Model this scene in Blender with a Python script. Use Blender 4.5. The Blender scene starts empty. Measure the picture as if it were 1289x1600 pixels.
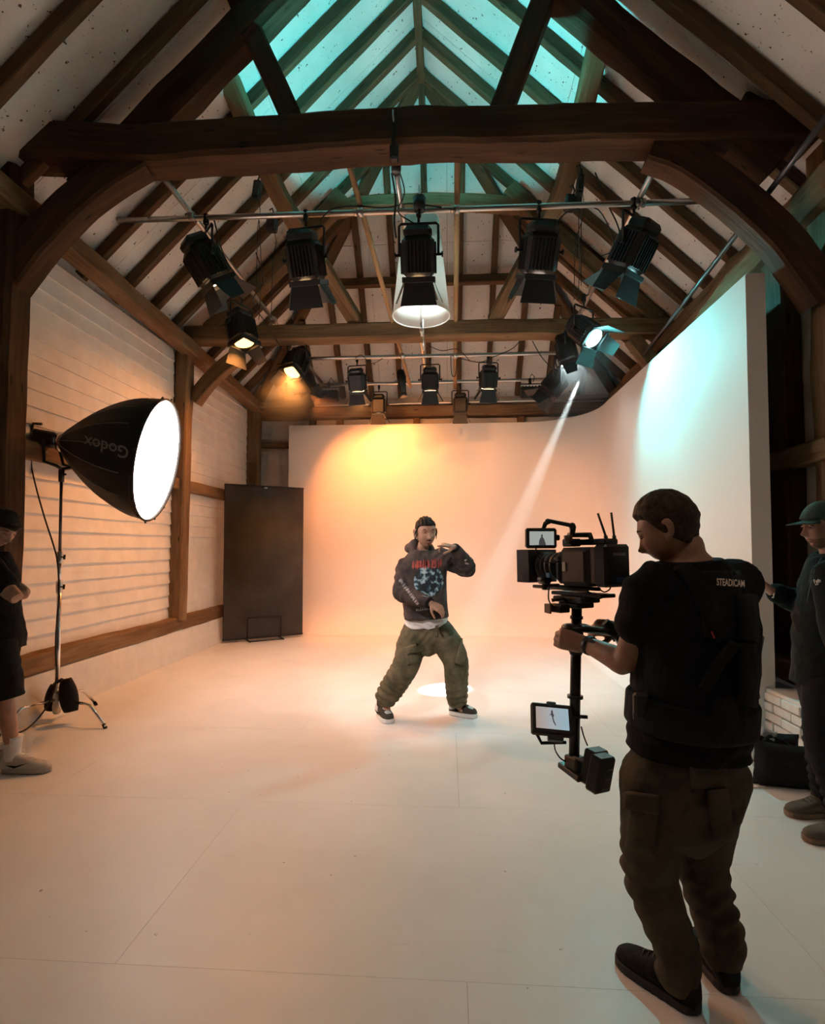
import bpy, bmesh, math, random
import numpy as np
from mathutils import Vector, Matrix, Quaternion, noise
from mathutils.bvhtree import BVHTree
random.seed(7)
V = Vector
SC = bpy.context.scene
COL = SC.collection
PI = math.pi

# ------------------------------------------------------------------ camera
F_PX, CAM_Z, YAW, TILT = 850.0, 1.45, math.radians(3.7), math.radians(2.2)
PPX, PPY = 644.5, 822.0
cam_data = bpy.data.cameras.new('camera')
cam_data.sensor_fit = 'VERTICAL'
cam_data.sensor_height = 36.0
cam_data.sensor_width = 36.0
cam_data.lens = F_PX / 1600 * 36.0
cam_data.shift_y = (PPY - 800) / 1600
cam_data.clip_start = 0.05
cam = bpy.data.objects.new('camera', cam_data)
COL.objects.link(cam)
cam.location = (0, 0, CAM_Z)
cam.rotation_euler = (PI / 2 + TILT, 0, YAW)
SC.camera = cam
_R = Matrix.Rotation(YAW, 3, 'Z') @ Matrix.Rotation(PI / 2 + TILT, 3, 'X')

def at(px, py, Y):
    """world point at depth Y (metres into the barn) on the sight line of a photo pixel"""
    d = _R @ V(((px - PPX) / F_PX, -(py - PPY) / F_PX, -1.0))
    return V((0, 0, CAM_Z)) + d * (Y / d.y)

# ------------------------------------------------------------------ world, exposure
W = bpy.data.worlds.new('world')
SC.world = W
W.use_nodes = True
W.node_tree.nodes['Background'].inputs[0].default_value = (0.9, 0.85, 0.8, 1)
W.node_tree.nodes['Background'].inputs[1].default_value = 0.012
SC.view_settings.view_transform = 'Standard'
SC.view_settings.look = 'None'
SC.view_settings.exposure = 0.38
SC.view_settings.gamma = 1.0
SC.view_settings.use_curve_mapping = False
SC.cycles.max_bounces = 8
SC.cycles.diffuse_bounces = 6
SC.cycles.glossy_bounces = 2
SC.cycles.volume_bounces = 0
SC.cycles.caustics_reflective = False
SC.cycles.caustics_refractive = False
SC.cycles.sample_clamp_indirect = 6.0
SC.cycles.adaptive_threshold = 0.08
SC.cycles.adaptive_min_samples = 12

def spot(name, loc, target, color, power, angle, blend=0.4, size=0.08, parent=None):
    l = bpy.data.lights.new(name, 'SPOT')
    l.color = color; l.energy = power; l.spot_size = math.radians(angle)
    l.spot_blend = blend; l.shadow_soft_size = size
    o = bpy.data.objects.new(name, l)
    COL.objects.link(o)
    loc = V(loc); q = (V(target) - loc).to_track_quat('-Z', 'Y')
    o.matrix_world = Matrix.Translation(loc) @ q.to_matrix().to_4x4()
    if parent is not None:
        o.parent = parent
        o.matrix_parent_inverse = parent.matrix_basis.inverted()
    return o

AMBER = (1.0, 0.34, 0.07)
CYAN = (0.10, 0.75, 0.80)
WARM = (1.0, 0.74, 0.52)
# teal uplight on the centre pipe behind the tie beam, thrown straight up into the roof
spot('teal_roof_wash', (-0.25, 4.85, 4.66), (-0.25, 4.95, 9), (.05, .58, .60), 210, 122, 0.12, 0.05)
# the key lamp, the added fill lamp and all other stage lamps carry their light in stage_lamp() below

# ------------------------------------------------------------------ mesh helpers
class MB:
    def __init__(s):
        s.v = []; s.f = []; s.uv = {}; s.sm = []
    def add(s, verts, faces, smooth=False, uvs=None):
        o = len(s.v)
        s.v += [tuple(p) for p in verts]
        for i, f in enumerate(faces):
            if uvs is not None: s.uv[len(s.f)] = uvs[i]
            s.f.append(tuple(k + o for k in f)); s.sm.append(smooth)
        return s
    def box(s, c, size, R=None, bevel=0.0):
        c = V(c); x, y, z = (k / 2 for k in size)
        b = min(bevel, x * .9, y * .9, z * .9)
        R = R or Matrix.Identity(3)
        if b <= 0:
            P = [V((i * x, j * y, k * z)) for k in (-1, 1) for j in (-1, 1) for i in (-1, 1)]
            F = [(0, 2, 3, 1), (4, 5, 7, 6), (0, 1, 5, 4), (2, 6, 7, 3), (0, 4, 6, 2), (1, 3, 7, 5)]
        else:
            bm = bmesh.new(); bmesh.ops.create_cube(bm, size=1.0)
            for v in bm.verts: v.co = V((v.co.x * 2 * x, v.co.y * 2 * y, v.co.z * 2 * z))
            bmesh.ops.bevel(bm, geom=bm.edges[:], offset=b, segments=1, affect='EDGES', profile=.5)
            bm.verts.index_update()
            P = [v.co.copy() for v in bm.verts]; F = [tuple(v.index for v in f.verts) for f in bm.faces]; bm.free()
        return s.add([c + R @ p for p in P], F)
    def tube(s, path, r, n=10, caps=True, smooth=True):
        """tube along a path; r a number or one radius per point"""
        P = [V(p) for p in path]; m = len(P)
        rr = r if isinstance(r, (list, tuple)) else [r] * m
        T = [(P[min(i + 1, m - 1)] - P[max(i - 1, 0)]).normalized() for i in range(m)]
        a = V((0, 0, 1)) if abs(T[0].z) < .9 else V((1, 0, 0))
        n0 = T[0].cross(a).normalized()
        vs = []
        for i in range(m):
            n0 = (n0 - T[i] * n0.dot(T[i])).normalized(); b = T[i].cross(n0)
            for k in range(n):
                t = 2 * PI * k / n
                vs.append(P[i] + (n0 * math.cos(t) + b * math.sin(t)) * rr[i])
        fs = [(i * n + k, i * n + (k + 1) % n, (i + 1) * n + (k + 1) % n, (i + 1) * n + k) for i in range(m - 1) for k in range(n)]
        s.add(vs, fs, smooth)
        if caps:
            o = len(s.v) - len(vs)
            s.f.append(tuple(o + k for k in reversed(range(n)))); s.sm.append(False)
            s.f.append(tuple(o + (m - 1) * n + k for k in range(n))); s.sm.append(False)
        return s
    def lathe(s, prof, n=24, M=None, smooth=True, caps=(False, False)):
        M = M or Matrix.Identity(4)
        vs = [M @ V((r * math.cos(2 * PI * k / n), r * math.sin(2 * PI * k / n), z)) for r, z in prof for k in range(n)]
        m = len(prof)
        fs = [(i * n + k, i * n + (k + 1) % n, (i + 1) * n + (k + 1) % n, (i + 1) * n + k) for i in range(m - 1) for k in range(n)]
        if caps[0]: fs.append(tuple(reversed(range(n))))
        if caps[1]: fs.append(tuple((m - 1) * n + k for k in range(n)))
        return s.add(vs, fs, smooth)
    def timber(s, path, w, h, side=None, jit=.007, step=.16, cham=.10, taper=1.0):
        """sawn or hewn timber: chamfered, uneven section swept along a path; w along side, h across it"""
        P = [V(p) for p in path]
        L = [0]
        for a, b in zip(P, P[1:]): L.append(L[-1] + (b - a).length)
        k = max(2, int(L[-1] / step) + 1)
        Q = []
        for i in range(k + 1):
            d = L[-1] * i / k; j = 0
            while j < len(P) - 2 and d > L[j + 1]: j += 1
            Q.append(P[j].lerp(P[j + 1], (d - L[j]) / max(1e-6, L[j + 1] - L[j])))
        if len(P) > 2:
            for _ in range(2): Q = [Q[0]] + [(Q[i - 1] + Q[i] * 2 + Q[i + 1]) / 4 for i in range(1, len(Q) - 1)] + [Q[-1]]
        c = cham * min(w, h)
        sec = [(-w / 2 + c, -h / 2), (w / 2 - c, -h / 2), (w / 2, -h / 2 + c), (w / 2, h / 2 - c), (w / 2 - c, h / 2), (-w / 2 + c, h / 2), (-w / 2, h / 2 - c), (-w / 2, -h / 2 + c)]
        pv = [0, w - 2 * c, w, w + h - 2 * c, w + h, 2 * w + h - 2 * c, 2 * w + h, 2 * w + 2 * h, 2 * w + 2 * h + c]
        vs = []
        seed = V((random.random() * 50, random.random() * 50, random.random() * 50))
        n = len(Q)
        for i, q in enumerate(Q):
            t = (Q[min(i + 1, n - 1)] - Q[max(i - 1, 0)]).normalized()
            sd = V(side) if side is not None else (V((0, 0, 1)) if abs(t.z) < .9 else V((1, 0, 0)))
            sd = (sd - t * sd.dot(t)).normalized(); nn = t.cross(sd)
            g = 1 + (taper - 1) * i / (n - 1)
            for a, (x, y) in enumerate(sec):
                p = q + sd * x * g + nn * y * g
                e = noise.noise_vector(p * 2.3 + seed) * jit + noise.noise_vector(p * 9 + seed) * jit * .4
                vs.append(p + e)
        fs = []; us = []
        u0 = random.random() * 20; v0 = random.random() * 20
        for i in range(n - 1):
            ua = u0 + L[-1] * i / (n - 1); ub = u0 + L[-1] * (i + 1) / (n - 1)
            for a in range(8):
                b = (a + 1) % 8
                fs.append((i * 8 + a, i * 8 + b, (i + 1) * 8 + b, (i + 1) * 8 + a))
                us.append([(ua, v0 + pv[a]), (ua, v0 + pv[a + 1]), (ub, v0 + pv[a + 1]), (ub, v0 + pv[a])])
        fs.append(tuple(reversed(range(8)))); us.append([(u0 + x * .2, v0 + y) for x, y in reversed(sec)])
        fs.append(tuple((n - 1) * 8 + a for a in range(8))); us.append([(u0 + x * .2, v0 + y) for x, y in sec])
        return s.add(vs, fs, False, us)
    def prism(s, pts, d, smooth=False):
        """polygon pts extruded by vector d"""
        n = len(pts); d = V(d)
        vs = [V(p) for p in pts] + [V(p) + d for p in pts]
        fs = [tuple(reversed(range(n))), tuple(range(n, 2 * n))] + [(i, (i + 1) % n, n + (i + 1) % n, n + i) for i in range(n)]
        return s.add(vs, fs, smooth)
    def mesh(s, name):
        me = bpy.data.meshes.new(name)
        me.from_pydata(s.v, [], s.f)
        if s.uv:
            ul = me.uv_layers.new(name='UVMap')
            flat = [0.0] * (2 * len(me.loops))
            for pi_, uvs in s.uv.items():
                st = me.polygons[pi_].loop_start
                for k, (a, b) in enumerate(uvs): flat[2 * (st + k)] = a; flat[2 * (st + k) + 1] = b
            ul.data.foreach_set('uv', flat)
        me.polygons.foreach_set('use_smooth', s.sm)
        bm = bmesh.new(); bm.from_mesh(me); bmesh.ops.recalc_face_normals(bm, faces=bm.faces[:]); bm.to_mesh(me); bm.free()
        me.update()
        return me

def world_of(o):
    m = o.matrix_basis.copy()
    return m if o.parent is None else world_of(o.parent) @ o.matrix_parent_inverse @ m

def link(name, me, mat=None, parent=None, label=None):
    o = bpy.data.objects.new(name, me)
    COL.objects.link(o)
    if mat is not None:
        if isinstance(mat, (list, tuple)):
            me.materials.clear()
            for m in mat: me.materials.append(m)
        elif not me.materials: me.materials.append(mat)
    if parent is not None:
        o.parent = parent
        o.matrix_parent_inverse = world_of(parent).inverted()
    if label: o['label'] = label
    return o

def put(name, mb, mat, parent=None, label=None):
    return link(name, mb.mesh(name), mat, parent, label)

def tag(o, label, cat, group=None, kind=None):
    o['label'] = label; o['category'] = cat
    if group: o['group'] = group
    if kind: o['kind'] = kind
    return o

def thing(name, label, cat, loc=(0, 0, 0), group=None, kind=None):
    o = bpy.data.objects.new(name, None)
    COL.objects.link(o)
    o.location = loc; o.empty_display_size = .1
    o.matrix_basis = Matrix.Translation(V(loc))
    return tag(o, label, cat, group, kind)

# ------------------------------------------------------------------ materials
def mat(name, color, rough=.6, metal=0.0, emit=None, estr=0.0, spec=.5):
    m = bpy.data.materials.new(name); m.use_nodes = True
    b = m.node_tree.nodes['Principled BSDF']
    b.inputs['Base Color'].default_value = (*color, 1)
    b.inputs['Roughness'].default_value = rough
    b.inputs['Metallic'].default_value = metal
    b.inputs['Specular IOR Level'].default_value = spec
    if emit: b.inputs['Emission Color'].default_value = (*emit, 1); b.inputs['Emission Strength'].default_value = estr
    return m

def nodes(m): return m.node_tree.nodes, m.node_tree.links, m.node_tree.nodes['Principled BSDF']

def ramp(N, L, fac, stops, interp='LINEAR'):
    r = N.new('ShaderNodeValToRGB'); r.color_ramp.interpolation = interp
    while len(r.color_ramp.elements) < len(stops): r.color_ramp.elements.new(.5)
    for e, (p, c) in zip(r.color_ramp.elements, stops):
        e.position = p; e.color = (*c, 1) if len(c) == 3 else c
    L.new(fac, r.inputs[0]); return r

def tex_noise(N, L, coord, scale, detail=4, rough=.6, vec_scale=None):
    src = coord
    if vec_scale is not None:
        mp = N.new('ShaderNodeMapping'); mp.inputs['Scale'].default_value = vec_scale; L.new(coord, mp.inputs[0]); src = mp.outputs[0]
    t = N.new('ShaderNodeTexNoise'); t.inputs['Scale'].default_value = scale
    t.inputs['Detail'].default_value = detail; t.inputs['Roughness'].default_value = rough
    L.new(src, t.inputs['Vector']); return t.outputs['Fac']

def bump(N, L, b, h, strength=.3, dist=.01):
    n = N.new('ShaderNodeBump'); n.inputs['Strength'].default_value = strength; n.inputs['Distance'].default_value = dist
    L.new(h, n.inputs['Height']); L.new(n.outputs[0], b.inputs['Normal'])

def mix(N, L, fac, a, b):
    m = N.new('ShaderNodeMix'); m.data_type = 'RGBA'; m.blend_type = 'MIX'
    for sock, val in ((m.inputs[0], fac), (m.inputs[6], a), (m.inputs[7], b)):
        if hasattr(val, 'is_linked') or isinstance(val, bpy.types.NodeSocket): L.new(val, sock)
        else: sock.default_value = val if not isinstance(val, tuple) or len(val) != 3 else (*val, 1)
    return m.outputs[2]

def wood_mat(name, dark, mid, light, bstr=.5):
    m = mat(name, mid, .78, spec=.25); N, L, b = nodes(m)
    tc = N.new('ShaderNodeTexCoord')
    g = tex_noise(N, L, tc.outputs['UV'], 1.0, 7, .65, (2.0, 34.0, 1))
    g2 = tex_noise(N, L, tc.outputs['UV'], 1.0, 3, .5, (.9, 4.0, 1))
    a = N.new('ShaderNodeMath'); a.operation = 'MULTIPLY_ADD'; a.inputs[1].default_value = .55; L.new(g2, a.inputs[0])
    s = N.new('ShaderNodeMath'); s.operation = 'MULTIPLY'; s.inputs[1].default_value = .5; L.new(g, s.inputs[0]); L.new(s.outputs[0], a.inputs[2])
    r = ramp(N, L, a.outputs[0], [(.33, dark), (.52, mid), (.72, light)])
    kn = N.new('ShaderNodeTexVoronoi'); kn.inputs['Scale'].default_value = 1.0
    mp = N.new('ShaderNodeMapping'); mp.inputs['Scale'].default_value = (2.2, 9, 1); L.new(tc.outputs['UV'], mp.inputs[0]); L.new(mp.outputs[0], kn.inputs['Vector'])
    kr = ramp(N, L, kn.outputs['Distance'], [(.05, (1, 1, 1)), (.13, (0, 0, 0))])
    c = mix(N, L, kr.outputs[0], r.outputs[0], tuple(k * .35 for k in dark))
    L.new(c, b.inputs['Base Color'])
    bump(N, L, b, g, bstr, .012)
    return m

M = {}
M['oak'] = wood_mat('oak', (.026, .011, .006), (.066, .031, .015), (.13, .067, .033))
M['oak_pale'] = wood_mat('oak_pale', (.085, .045, .021), (.19, .11, .055), (.30, .19, .10))
M['rafter'] = wood_mat('rafter', (.05, .026, .013), (.12, .068, .034), (.20, .12, .065), .35)
M['pole_wood'] = wood_mat('pole_wood', (.20, .12, .06), (.36, .23, .12), (.48, .33, .19), .15)

def paint_mat(name, col, rough, scale, var, bstr, dirt=None, dirt_scale=9.0, dirt_t=.72):
    m = mat(name, col, rough, spec=.3); N, L, b = nodes(m)
    tc = N.new('ShaderNodeTexCoord')
    n1 = tex_noise(N, L, tc.outputs['Object'], scale, 6, .6)
    r = ramp(N, L, n1, [(.3, tuple(k * (1 - var) for k in col)), (.7, col)])
    out = r.outputs[0]
    if dirt:
        n2 = tex_noise(N, L, tc.outputs['Object'], dirt_scale, 5, .62)
        d = ramp(N, L, n2, [(dirt_t, (0, 0, 0)), (dirt_t + .05, (1, 1, 1))])
        out = mix(N, L, d.outputs[0], out, dirt)
    L.new(out, b.inputs['Base Color'])
    if bstr: bump(N, L, b, n1, bstr, .006)
    return m

M['board'] = paint_mat('board', (.83, .81, .78), .55, 5.0, .14, .25, (.45, .39, .33), 7.0, .74)
M['plinth'] = paint_mat('plinth', (.76, .74, .71), .6, 9.0, .12, .6, (.5, .45, .40), 11.0, .75)
M['brick'] = paint_mat('brick', (.74, .74, .72), .65, 14.0, .14, .6, (.45, .42, .38), 16.0, .75)
M['mortar'] = paint_mat('mortar', (.50, .49, .47), .8, 20.0, .15, .4)
M['render'] = paint_mat('render', (.74, .70, .66), .8, 4.0, .10, .3)
M['cyc'] = paint_mat('cyc', (.80, .79, .78), .7, 1.6, .03, .0)

def floor_mat():
    m = mat('floor', (.78, .765, .75), .38, spec=.35); N, L, b = nodes(m)
    tc = N.new('ShaderNodeTexCoord'); g = N.new('ShaderNodeNewGeometry')
    n1 = tex_noise(N, L, g.outputs['Position'], .9, 6, .62)
    base = ramp(N, L, n1, [(.30, (.70, .685, .665)), (.62, (.79, .78, .765))])
    n2 = tex_noise(N, L, g.outputs['Position'], 26, 3, .5)
    sp = ramp(N, L, n2, [(.735, (0, 0, 0)), (.76, (1, 1, 1))])
    n3 = tex_noise(N, L, g.outputs['Position'], 2.2, 8, .7, (1, 3.5, 1))
    sc = ramp(N, L, n3, [(.62, (0, 0, 0)), (.74, (.5, .5, .5))])
    c = mix(N, L, sc.outputs[0], base.outputs[0], (.60, .58, .56))
    c = mix(N, L, sp.outputs[0], c, (.33, .30, .27))
    L.new(c, b.inputs['Base Color'])
    rr = N.new('ShaderNodeMapRange'); rr.inputs[3].default_value = .30; rr.inputs[4].default_value = .52
    L.new(n3, rr.inputs[0]); L.new(rr.outputs[0], b.inputs['Roughness'])
    bump(N, L, b, n1, .05, .01)
    return m
M['floor'] = floor_mat()

def roof_mat():
    m = mat('roof_panel', (.72, .70, .67), .8, spec=.2); N, L, b = nodes(m)
    g = N.new('ShaderNodeNewGeometry')
    n0 = tex_noise(N, L, g.outputs['Position'], 2.5, 5, .6)
    base = ramp(N, L, n0, [(.3, (.72, .70, .67)), (.7, (.84, .82, .79))])
    n1 = tex_noise(N, L, g.outputs['Position'], 21, 2.5, .55)
    n2 = tex_noise(N, L, g.outputs['Position'], 46, 2, .5)
    a = ramp(N, L, n1, [(.685, (0, 0, 0)), (.705, (1, 1, 1))])
    c = ramp(N, L, n2, [(.71, (0, 0, 0)), (.73, (1, 1, 1))])
    ad = N.new('ShaderNodeMath'); ad.operation = 'MAXIMUM'; L.new(a.outputs[0], ad.inputs[0]); L.new(c.outputs[0], ad.inputs[1])
    L.new(mix(N, L, ad.outputs[0], base.outputs[0], (.10, .075, .055)), b.inputs['Base Color'])
    return m
M['roof'] = roof_mat()
M['steel'] = mat('steel', (.55, .54, .52), .34, 1.0)
M['chrome'] = mat('chrome', (.72, .72, .72), .18, 1.0)
M['dark_steel'] = mat('dark_steel', (.12, .12, .125), .4, .8)
M['black'] = mat('black', (.012, .012, .013), .45)
M['black_matt'] = mat('black_matt', (.016, .015, .015), .8)
M['rubber'] = mat('rubber', (.015, .015, .015), .65)
# ================================================================== the barn
XL, XR, XRIDGE, ZR, YR = -3.45, 2.95, -0.32, 7.55, 6.68      # eaves left / right, ridge, ridge height, ridge end
ZE, YB, ZB, Y0 = 4.42, 9.72, 4.20, -3.0                        # eaves height, back eaves, its height, front end

floor = thing('floor', 'white painted sheet floor with scuffs and faint joints', 'floor', (0, 0, 0), kind='structure')
put('floor_base', MB().box((-.2, 3.4, -.06), (7.6, 13.2, .08)), M['mortar'], floor)
shm = {}
y = Y0
row = 0
while y < 9.6:
    x = -3.6 - (1.22 if row % 2 else 0)
    while x < 3.1:
        x0, x1, y1 = max(x, -3.6), min(x + 2.44, 3.15), min(y + 1.22, 9.7)
        if x1 - x0 > .05:
            put('floor_sheet', MB().box(((x0 + x1) / 2, (y + y1) / 2, -.01), (x1 - x0 - .0012, y1 - y - .0012, .02)), M['floor'], floor)
        x += 2.44
    y += 1.22; row += 1

# ---- left wall: plinth, sill, posts, lapped boards
wl_ = thing('wall_left', 'white weatherboarded barn wall with oak posts, rail and sill', 'wall', (XL, 4, 0), kind='structure')
pm = MB()
pts = []
for i in range(60):
    yy = Y0 + (9.6 - Y0) * i / 59
    pts.append(yy)
vs = []; fs = []
for i, yy in enumerate(pts):
    for (x, z) in ((-3.75, 0), (-3.43, 0), (-3.45, .2), (-3.46, .37), (-3.5, .385), (-3.75, .385)):
        n = noise.noise(V((yy * 2.1, z * 5, 3))) * .012
        vs.append((x + n, yy, z))
for i in range(len(pts) - 1):
    for k in range(6): fs.append((i * 6 + k, i * 6 + (k + 1) % 6, (i + 1) * 6 + (k + 1) % 6, (i + 1) * 6 + k))
pm.add(vs, fs); pm.f.append(tuple(range(6))); pm.sm.append(False); pm.f.append(tuple((len(pts) - 1) * 6 + k for k in range(6))); pm.sm.append(False)
put('plinth', pm, M['plinth'], wl_)
put('sill_beam', MB().timber([(-3.53, Y0, .47), (-3.53, 3, .475), (-3.53, 6, .455), (-3.53, 9.6, .46)], .17, .16, (0, 0, 1), .014), M['oak_pale'], wl_)
put('backing', MB().box((-3.66, 3.3, 2.2), (.03, 12.6, 3.7)), M['mortar'], wl_)
posts_l = [(1.4, .24), (4.30, .27), (7.02, .20), (9.52, .22)]
put('post', MB().timber([(-3.5, 1.4, .5), (-3.5, 1.4, 4.2)], .24, .24, (0, 1, 0), .01), M['oak'], wl_)
put('post', MB().timber([(-3.47, 9.52, .5), (-3.47, 9.52, 3.9)], .2, .22, (0, 1, 0), .01), M['oak_pale'], wl_)
for a, b in ((1.5, 3.93), (4.14, 6.82), (7.02, 9.45)):
    put('rail', MB().timber([(-3.54, a, 2.27), (-3.54, b, 2.27)], .15, .15, (0, 0, 1), .008), M['oak_pale'], wl_)
z = .53
nb = 0
while z < 4.02:
    for a, b in ((1.48, 3.94), (4.14, 6.83), (7.02, 9.46)):
        if 2.19 < z + .07 < 2.30: continue
        t = .008; ov = .175
        j = random.uniform(-.004, .004); k = random.uniform(-.005, .005)
        m_ = MB(); n = 7
        vs = []
        for i in range(n + 1):
            yy = a + (b - a) * i / n
            e = noise.noise(V((yy * 1.7, z * 9, 1))) * .005
            o = noise.noise(V((yy * 1.1, z * 7, 8))) * .004
            zl, zh = z + j + e + k * (i / n - .5), z + ov + e
            vs += [(-3.580 + o, yy, zl), (-3.563 + o, yy, zl), (-3.584 + o, yy, zh), (-3.600, yy, zh)]
        fs = []
        for i in range(n):
            for q in range(4): fs.append((i * 4 + q, i * 4 + (q + 1) % 4, (i + 1) * 4 + (q + 1) % 4, (i + 1) * 4 + q))
        fs += [(0, 1, 2, 3), tuple(n * 4 + q for q in (3, 2, 1, 0))]
        m_.add(vs, fs)
        put('weatherboard', m_, M['board'], wl_)
    z += .152
put('wall_plate', MB().timber([(-3.42, Y0, 4.18), (-3.40, 4.4, 4.17), (-3.40, 6.7, 4.07), (-3.40, 9.62, 3.93)], .18, .2, (0, 0, 1), .012), M['oak_pale'], wl_)

# ---- right wall
wr = thing('wall_right', 'white plastered barn wall with oak studs on a painted brick plinth', 'wall', (XR, 4, 0), kind='structure')
put('plaster', MB().box((3.02, 3.3, 2.3), (.06, 12.8, 4.0)), M['render'], wr)
put('stud', MB().timber([(2.90, 4.86, .45), (2.90, 4.86, 4.0)], .16, .30, (1, 0, 0), .010), M['oak'], wr)
put('stud', MB().timber([(2.90, 5.9, .45), (2.90, 5.9, 4.0)], .16, .2, (1, 0, 0), .010), M['oak'], wr)
put('stud', MB().timber([(2.90, 7.9, .45), (2.90, 7.9, 4.0)], .16, .2, (1, 0, 0), .010), M['oak'], wr)
put('rail', MB().timber([(2.90, 4.2, 2.19), (2.90, 7, 2.19)], .17, .19, (0, 0, 1), .010), M['oak_pale'], wr)
put('sill_beam', MB().timber([(2.84, 4.9, .45), (2.84, 3.5, .44), (2.84, 1.0, .45)], .18, .24, (0, 0, 1), .014), M['oak_pale'], wr)
put('wall_plate', MB().timber([(2.84, Y0, 4.14), (2.82, 4.0, 4.14), (2.80, 5.2, 4.08), (2.80, 6.0, 4.07), (2.80, 7.0, 4.02), (2.82, 9.6, 3.90)], .27, .24, (0, 0, 1), .035, cham=.25), M['oak_pale'], wr)
pl = put('plinth', MB().box((2.80, 1.1, .165), (.66, 6.5, .33)), M['mortar'], wr)
bk = {}
def brick_mesh(L_):
    k = round(L_, 3)
    if k not in bk:
        bk[k] = MB().box((0, 0, 0), (.10, L_, .062), bevel=.006).mesh('brick'); bk[k].materials.append(M['brick'])
    return bk[k]
for c in range(5):
    y = 4.36 - (.11 if c % 2 else 0)
    first = True
    while y > 2.2:
        L_ = .105 if (first and c % 2 == 0 and False) else .215
        if first and c % 2:
            o = link('brick', brick_mesh(.10), None, wr); o.location = (2.452 + random.uniform(-.003, .003), 4.31, .036 + c * .071)
        o = link('brick', brick_mesh(L_ - .008), None, wr); o.location = (2.452 + random.uniform(-.004, .003), y - L_ / 2, .036 + c * .071)
        y -= L_; first = False
for i, (a, b) in enumerate(((4.36, 3.75), (3.74, 3.3), (3.29, 2.8), (2.79, 2.3))):
    put('coping', MB().box((2.62, (a + b) / 2, .36), (.40, a - b, .03), bevel=.006), M['brick'], wr)

# ---- back wall (gable end below the hip)
wb = thing('wall_back', 'pale plastered end wall with thin studs seen above the cyclorama', 'wall', (0, 9.7, 0), kind='structure')
put('plaster', MB().box((-.25, 9.80, 2.2), (6.9, .08, 4.5)), M['render'], wb)
put('wall_plate', MB().timber([(-3.5, 9.62, 3.86), (3.0, 9.62, 3.86)], .2, .24, (0, 0, 1), .012), M['oak_pale'], wb)
for x in (-2.45, -1.95, -.55, .2, 1.3):
    put('stud', MB().timber([(x, 9.70, .1), (x, 9.70, 3.8)], .12, .1, (1, 0, 0), .006), M['oak_pale'], wb)
put('rail', MB().timber([(-3.4, 9.70, 3.30), (3, 9.70, 3.30)], .1, .12, (0, 0, 1), .006), M['oak_pale'], wb)

# ---- wall behind the photographer
wf = thing('wall_front', 'dark boarded barn end behind the photographer', 'wall', (0, Y0, 0), kind='structure')
put('boarding', MB().box((-.25, Y0 - .05, 3.7), (6.9, .08, 7.6)), M['oak'], wf)

# ---- roof: panels, rafters, ridge, hips
roof = thing('ceiling', 'speckled pale roof boards between dark oak rafters', 'ceiling', (0, 3, 4), kind='structure')
def clip(poly, f):
    out = []
    for a, b in zip(poly, poly[1:] + poly[:1]):
        fa, fb = f(a), f(b)
        if fa >= 0: out.append(a)
        if fa * fb < 0:
            t = fa / (fa - fb); out.append((a[0] + (b[0] - a[0]) * t, a[1] + (b[1] - a[1]) * t))
    return out
def slope_pt(side, y, s, off=0.0):
    """s 0 at the eaves .. 1 at the ridge; off pushes inward (down) from the roof plane"""
    xe = XL if side < 0 else XR
    zz = ZE + (ZR - ZE) * s; xx = xe + (XRIDGE - xe) * s
    run = abs(XRIDGE - xe); rise = ZR - ZE; ln = math.hypot(run, rise)
    return V((xx + (-side) * rise / ln * off, y, zz - run / ln * off))
def hip_pt(x, s, off=0.0):
    zz = ZB + (ZR - ZB) * s; yy = YB + (YR - YB) * s
    run = YB - YR; rise = ZR - ZB; ln = math.hypot(run, rise)
    return V((x, yy - rise / ln * off, zz - run / ln * off))
def hip_s(y):   # where the hip line meets the side slope at depth y
    return 1.0 if y <= YR else max(0, (YB - y) / (YB - YR))
for side in (-1, 1):
    ln = (slope_pt(side, 0, 1) - slope_pt(side, 0, 0)).length
    for r in range(2):
        y = Y0 - (.6 if r else 0)
        while y < YB:
            s0, s1 = (-.10, .52) if r == 0 else (.52, 1.0)
            g = .002 / ln; ya, yb = max(y, Y0), min(y + 1.2, YB)
            if yb - ya > .05:
                poly = [(ya + .002, s0 + g), (yb - .002, s0 + g), (yb - .002, s1 - g), (ya + .002, s1 - g)]
                poly = clip(poly, lambda p: (YB + .3 - p[0]) / (YB + .3 - YR) * 1.1 - .1 - p[1])
                if len(poly) >= 3:
                    P = [slope_pt(side, a, b) for a, b in poly]
                    nrm = slope_pt(side, 0, 0, -.03) - slope_pt(side, 0, 0)
                    put('roof_board', MB().prism(P, nrm), M['roof'], roof)
            y += 1.2
for r in range(2):
    x = -3.6
    while x < 3.1:
        s0, s1 = (-.03, .55) if r == 0 else (.55, 1.0)
        poly = [(x + .002, s0), (x + 1.198, s0), (x + 1.198, s1 - .001), (x + .002, s1 - .001)]
        poly = clip(poly, lambda p: p[0] - (XL - .02 + (XRIDGE - XL) * p[1]))
        poly = clip(poly, lambda p: (XR + .02 + (XRIDGE - XR) * p[1]) - p[0]) if len(poly) > 2 else poly
        if len(poly) >= 3:
            P = [hip_pt(a, b) for a, b in poly]
            put('roof_board', MB().prism(P, hip_pt(0, 0, -.03) - hip_pt(0, 0)), M['roof'], roof)
        x += 1.2
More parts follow.
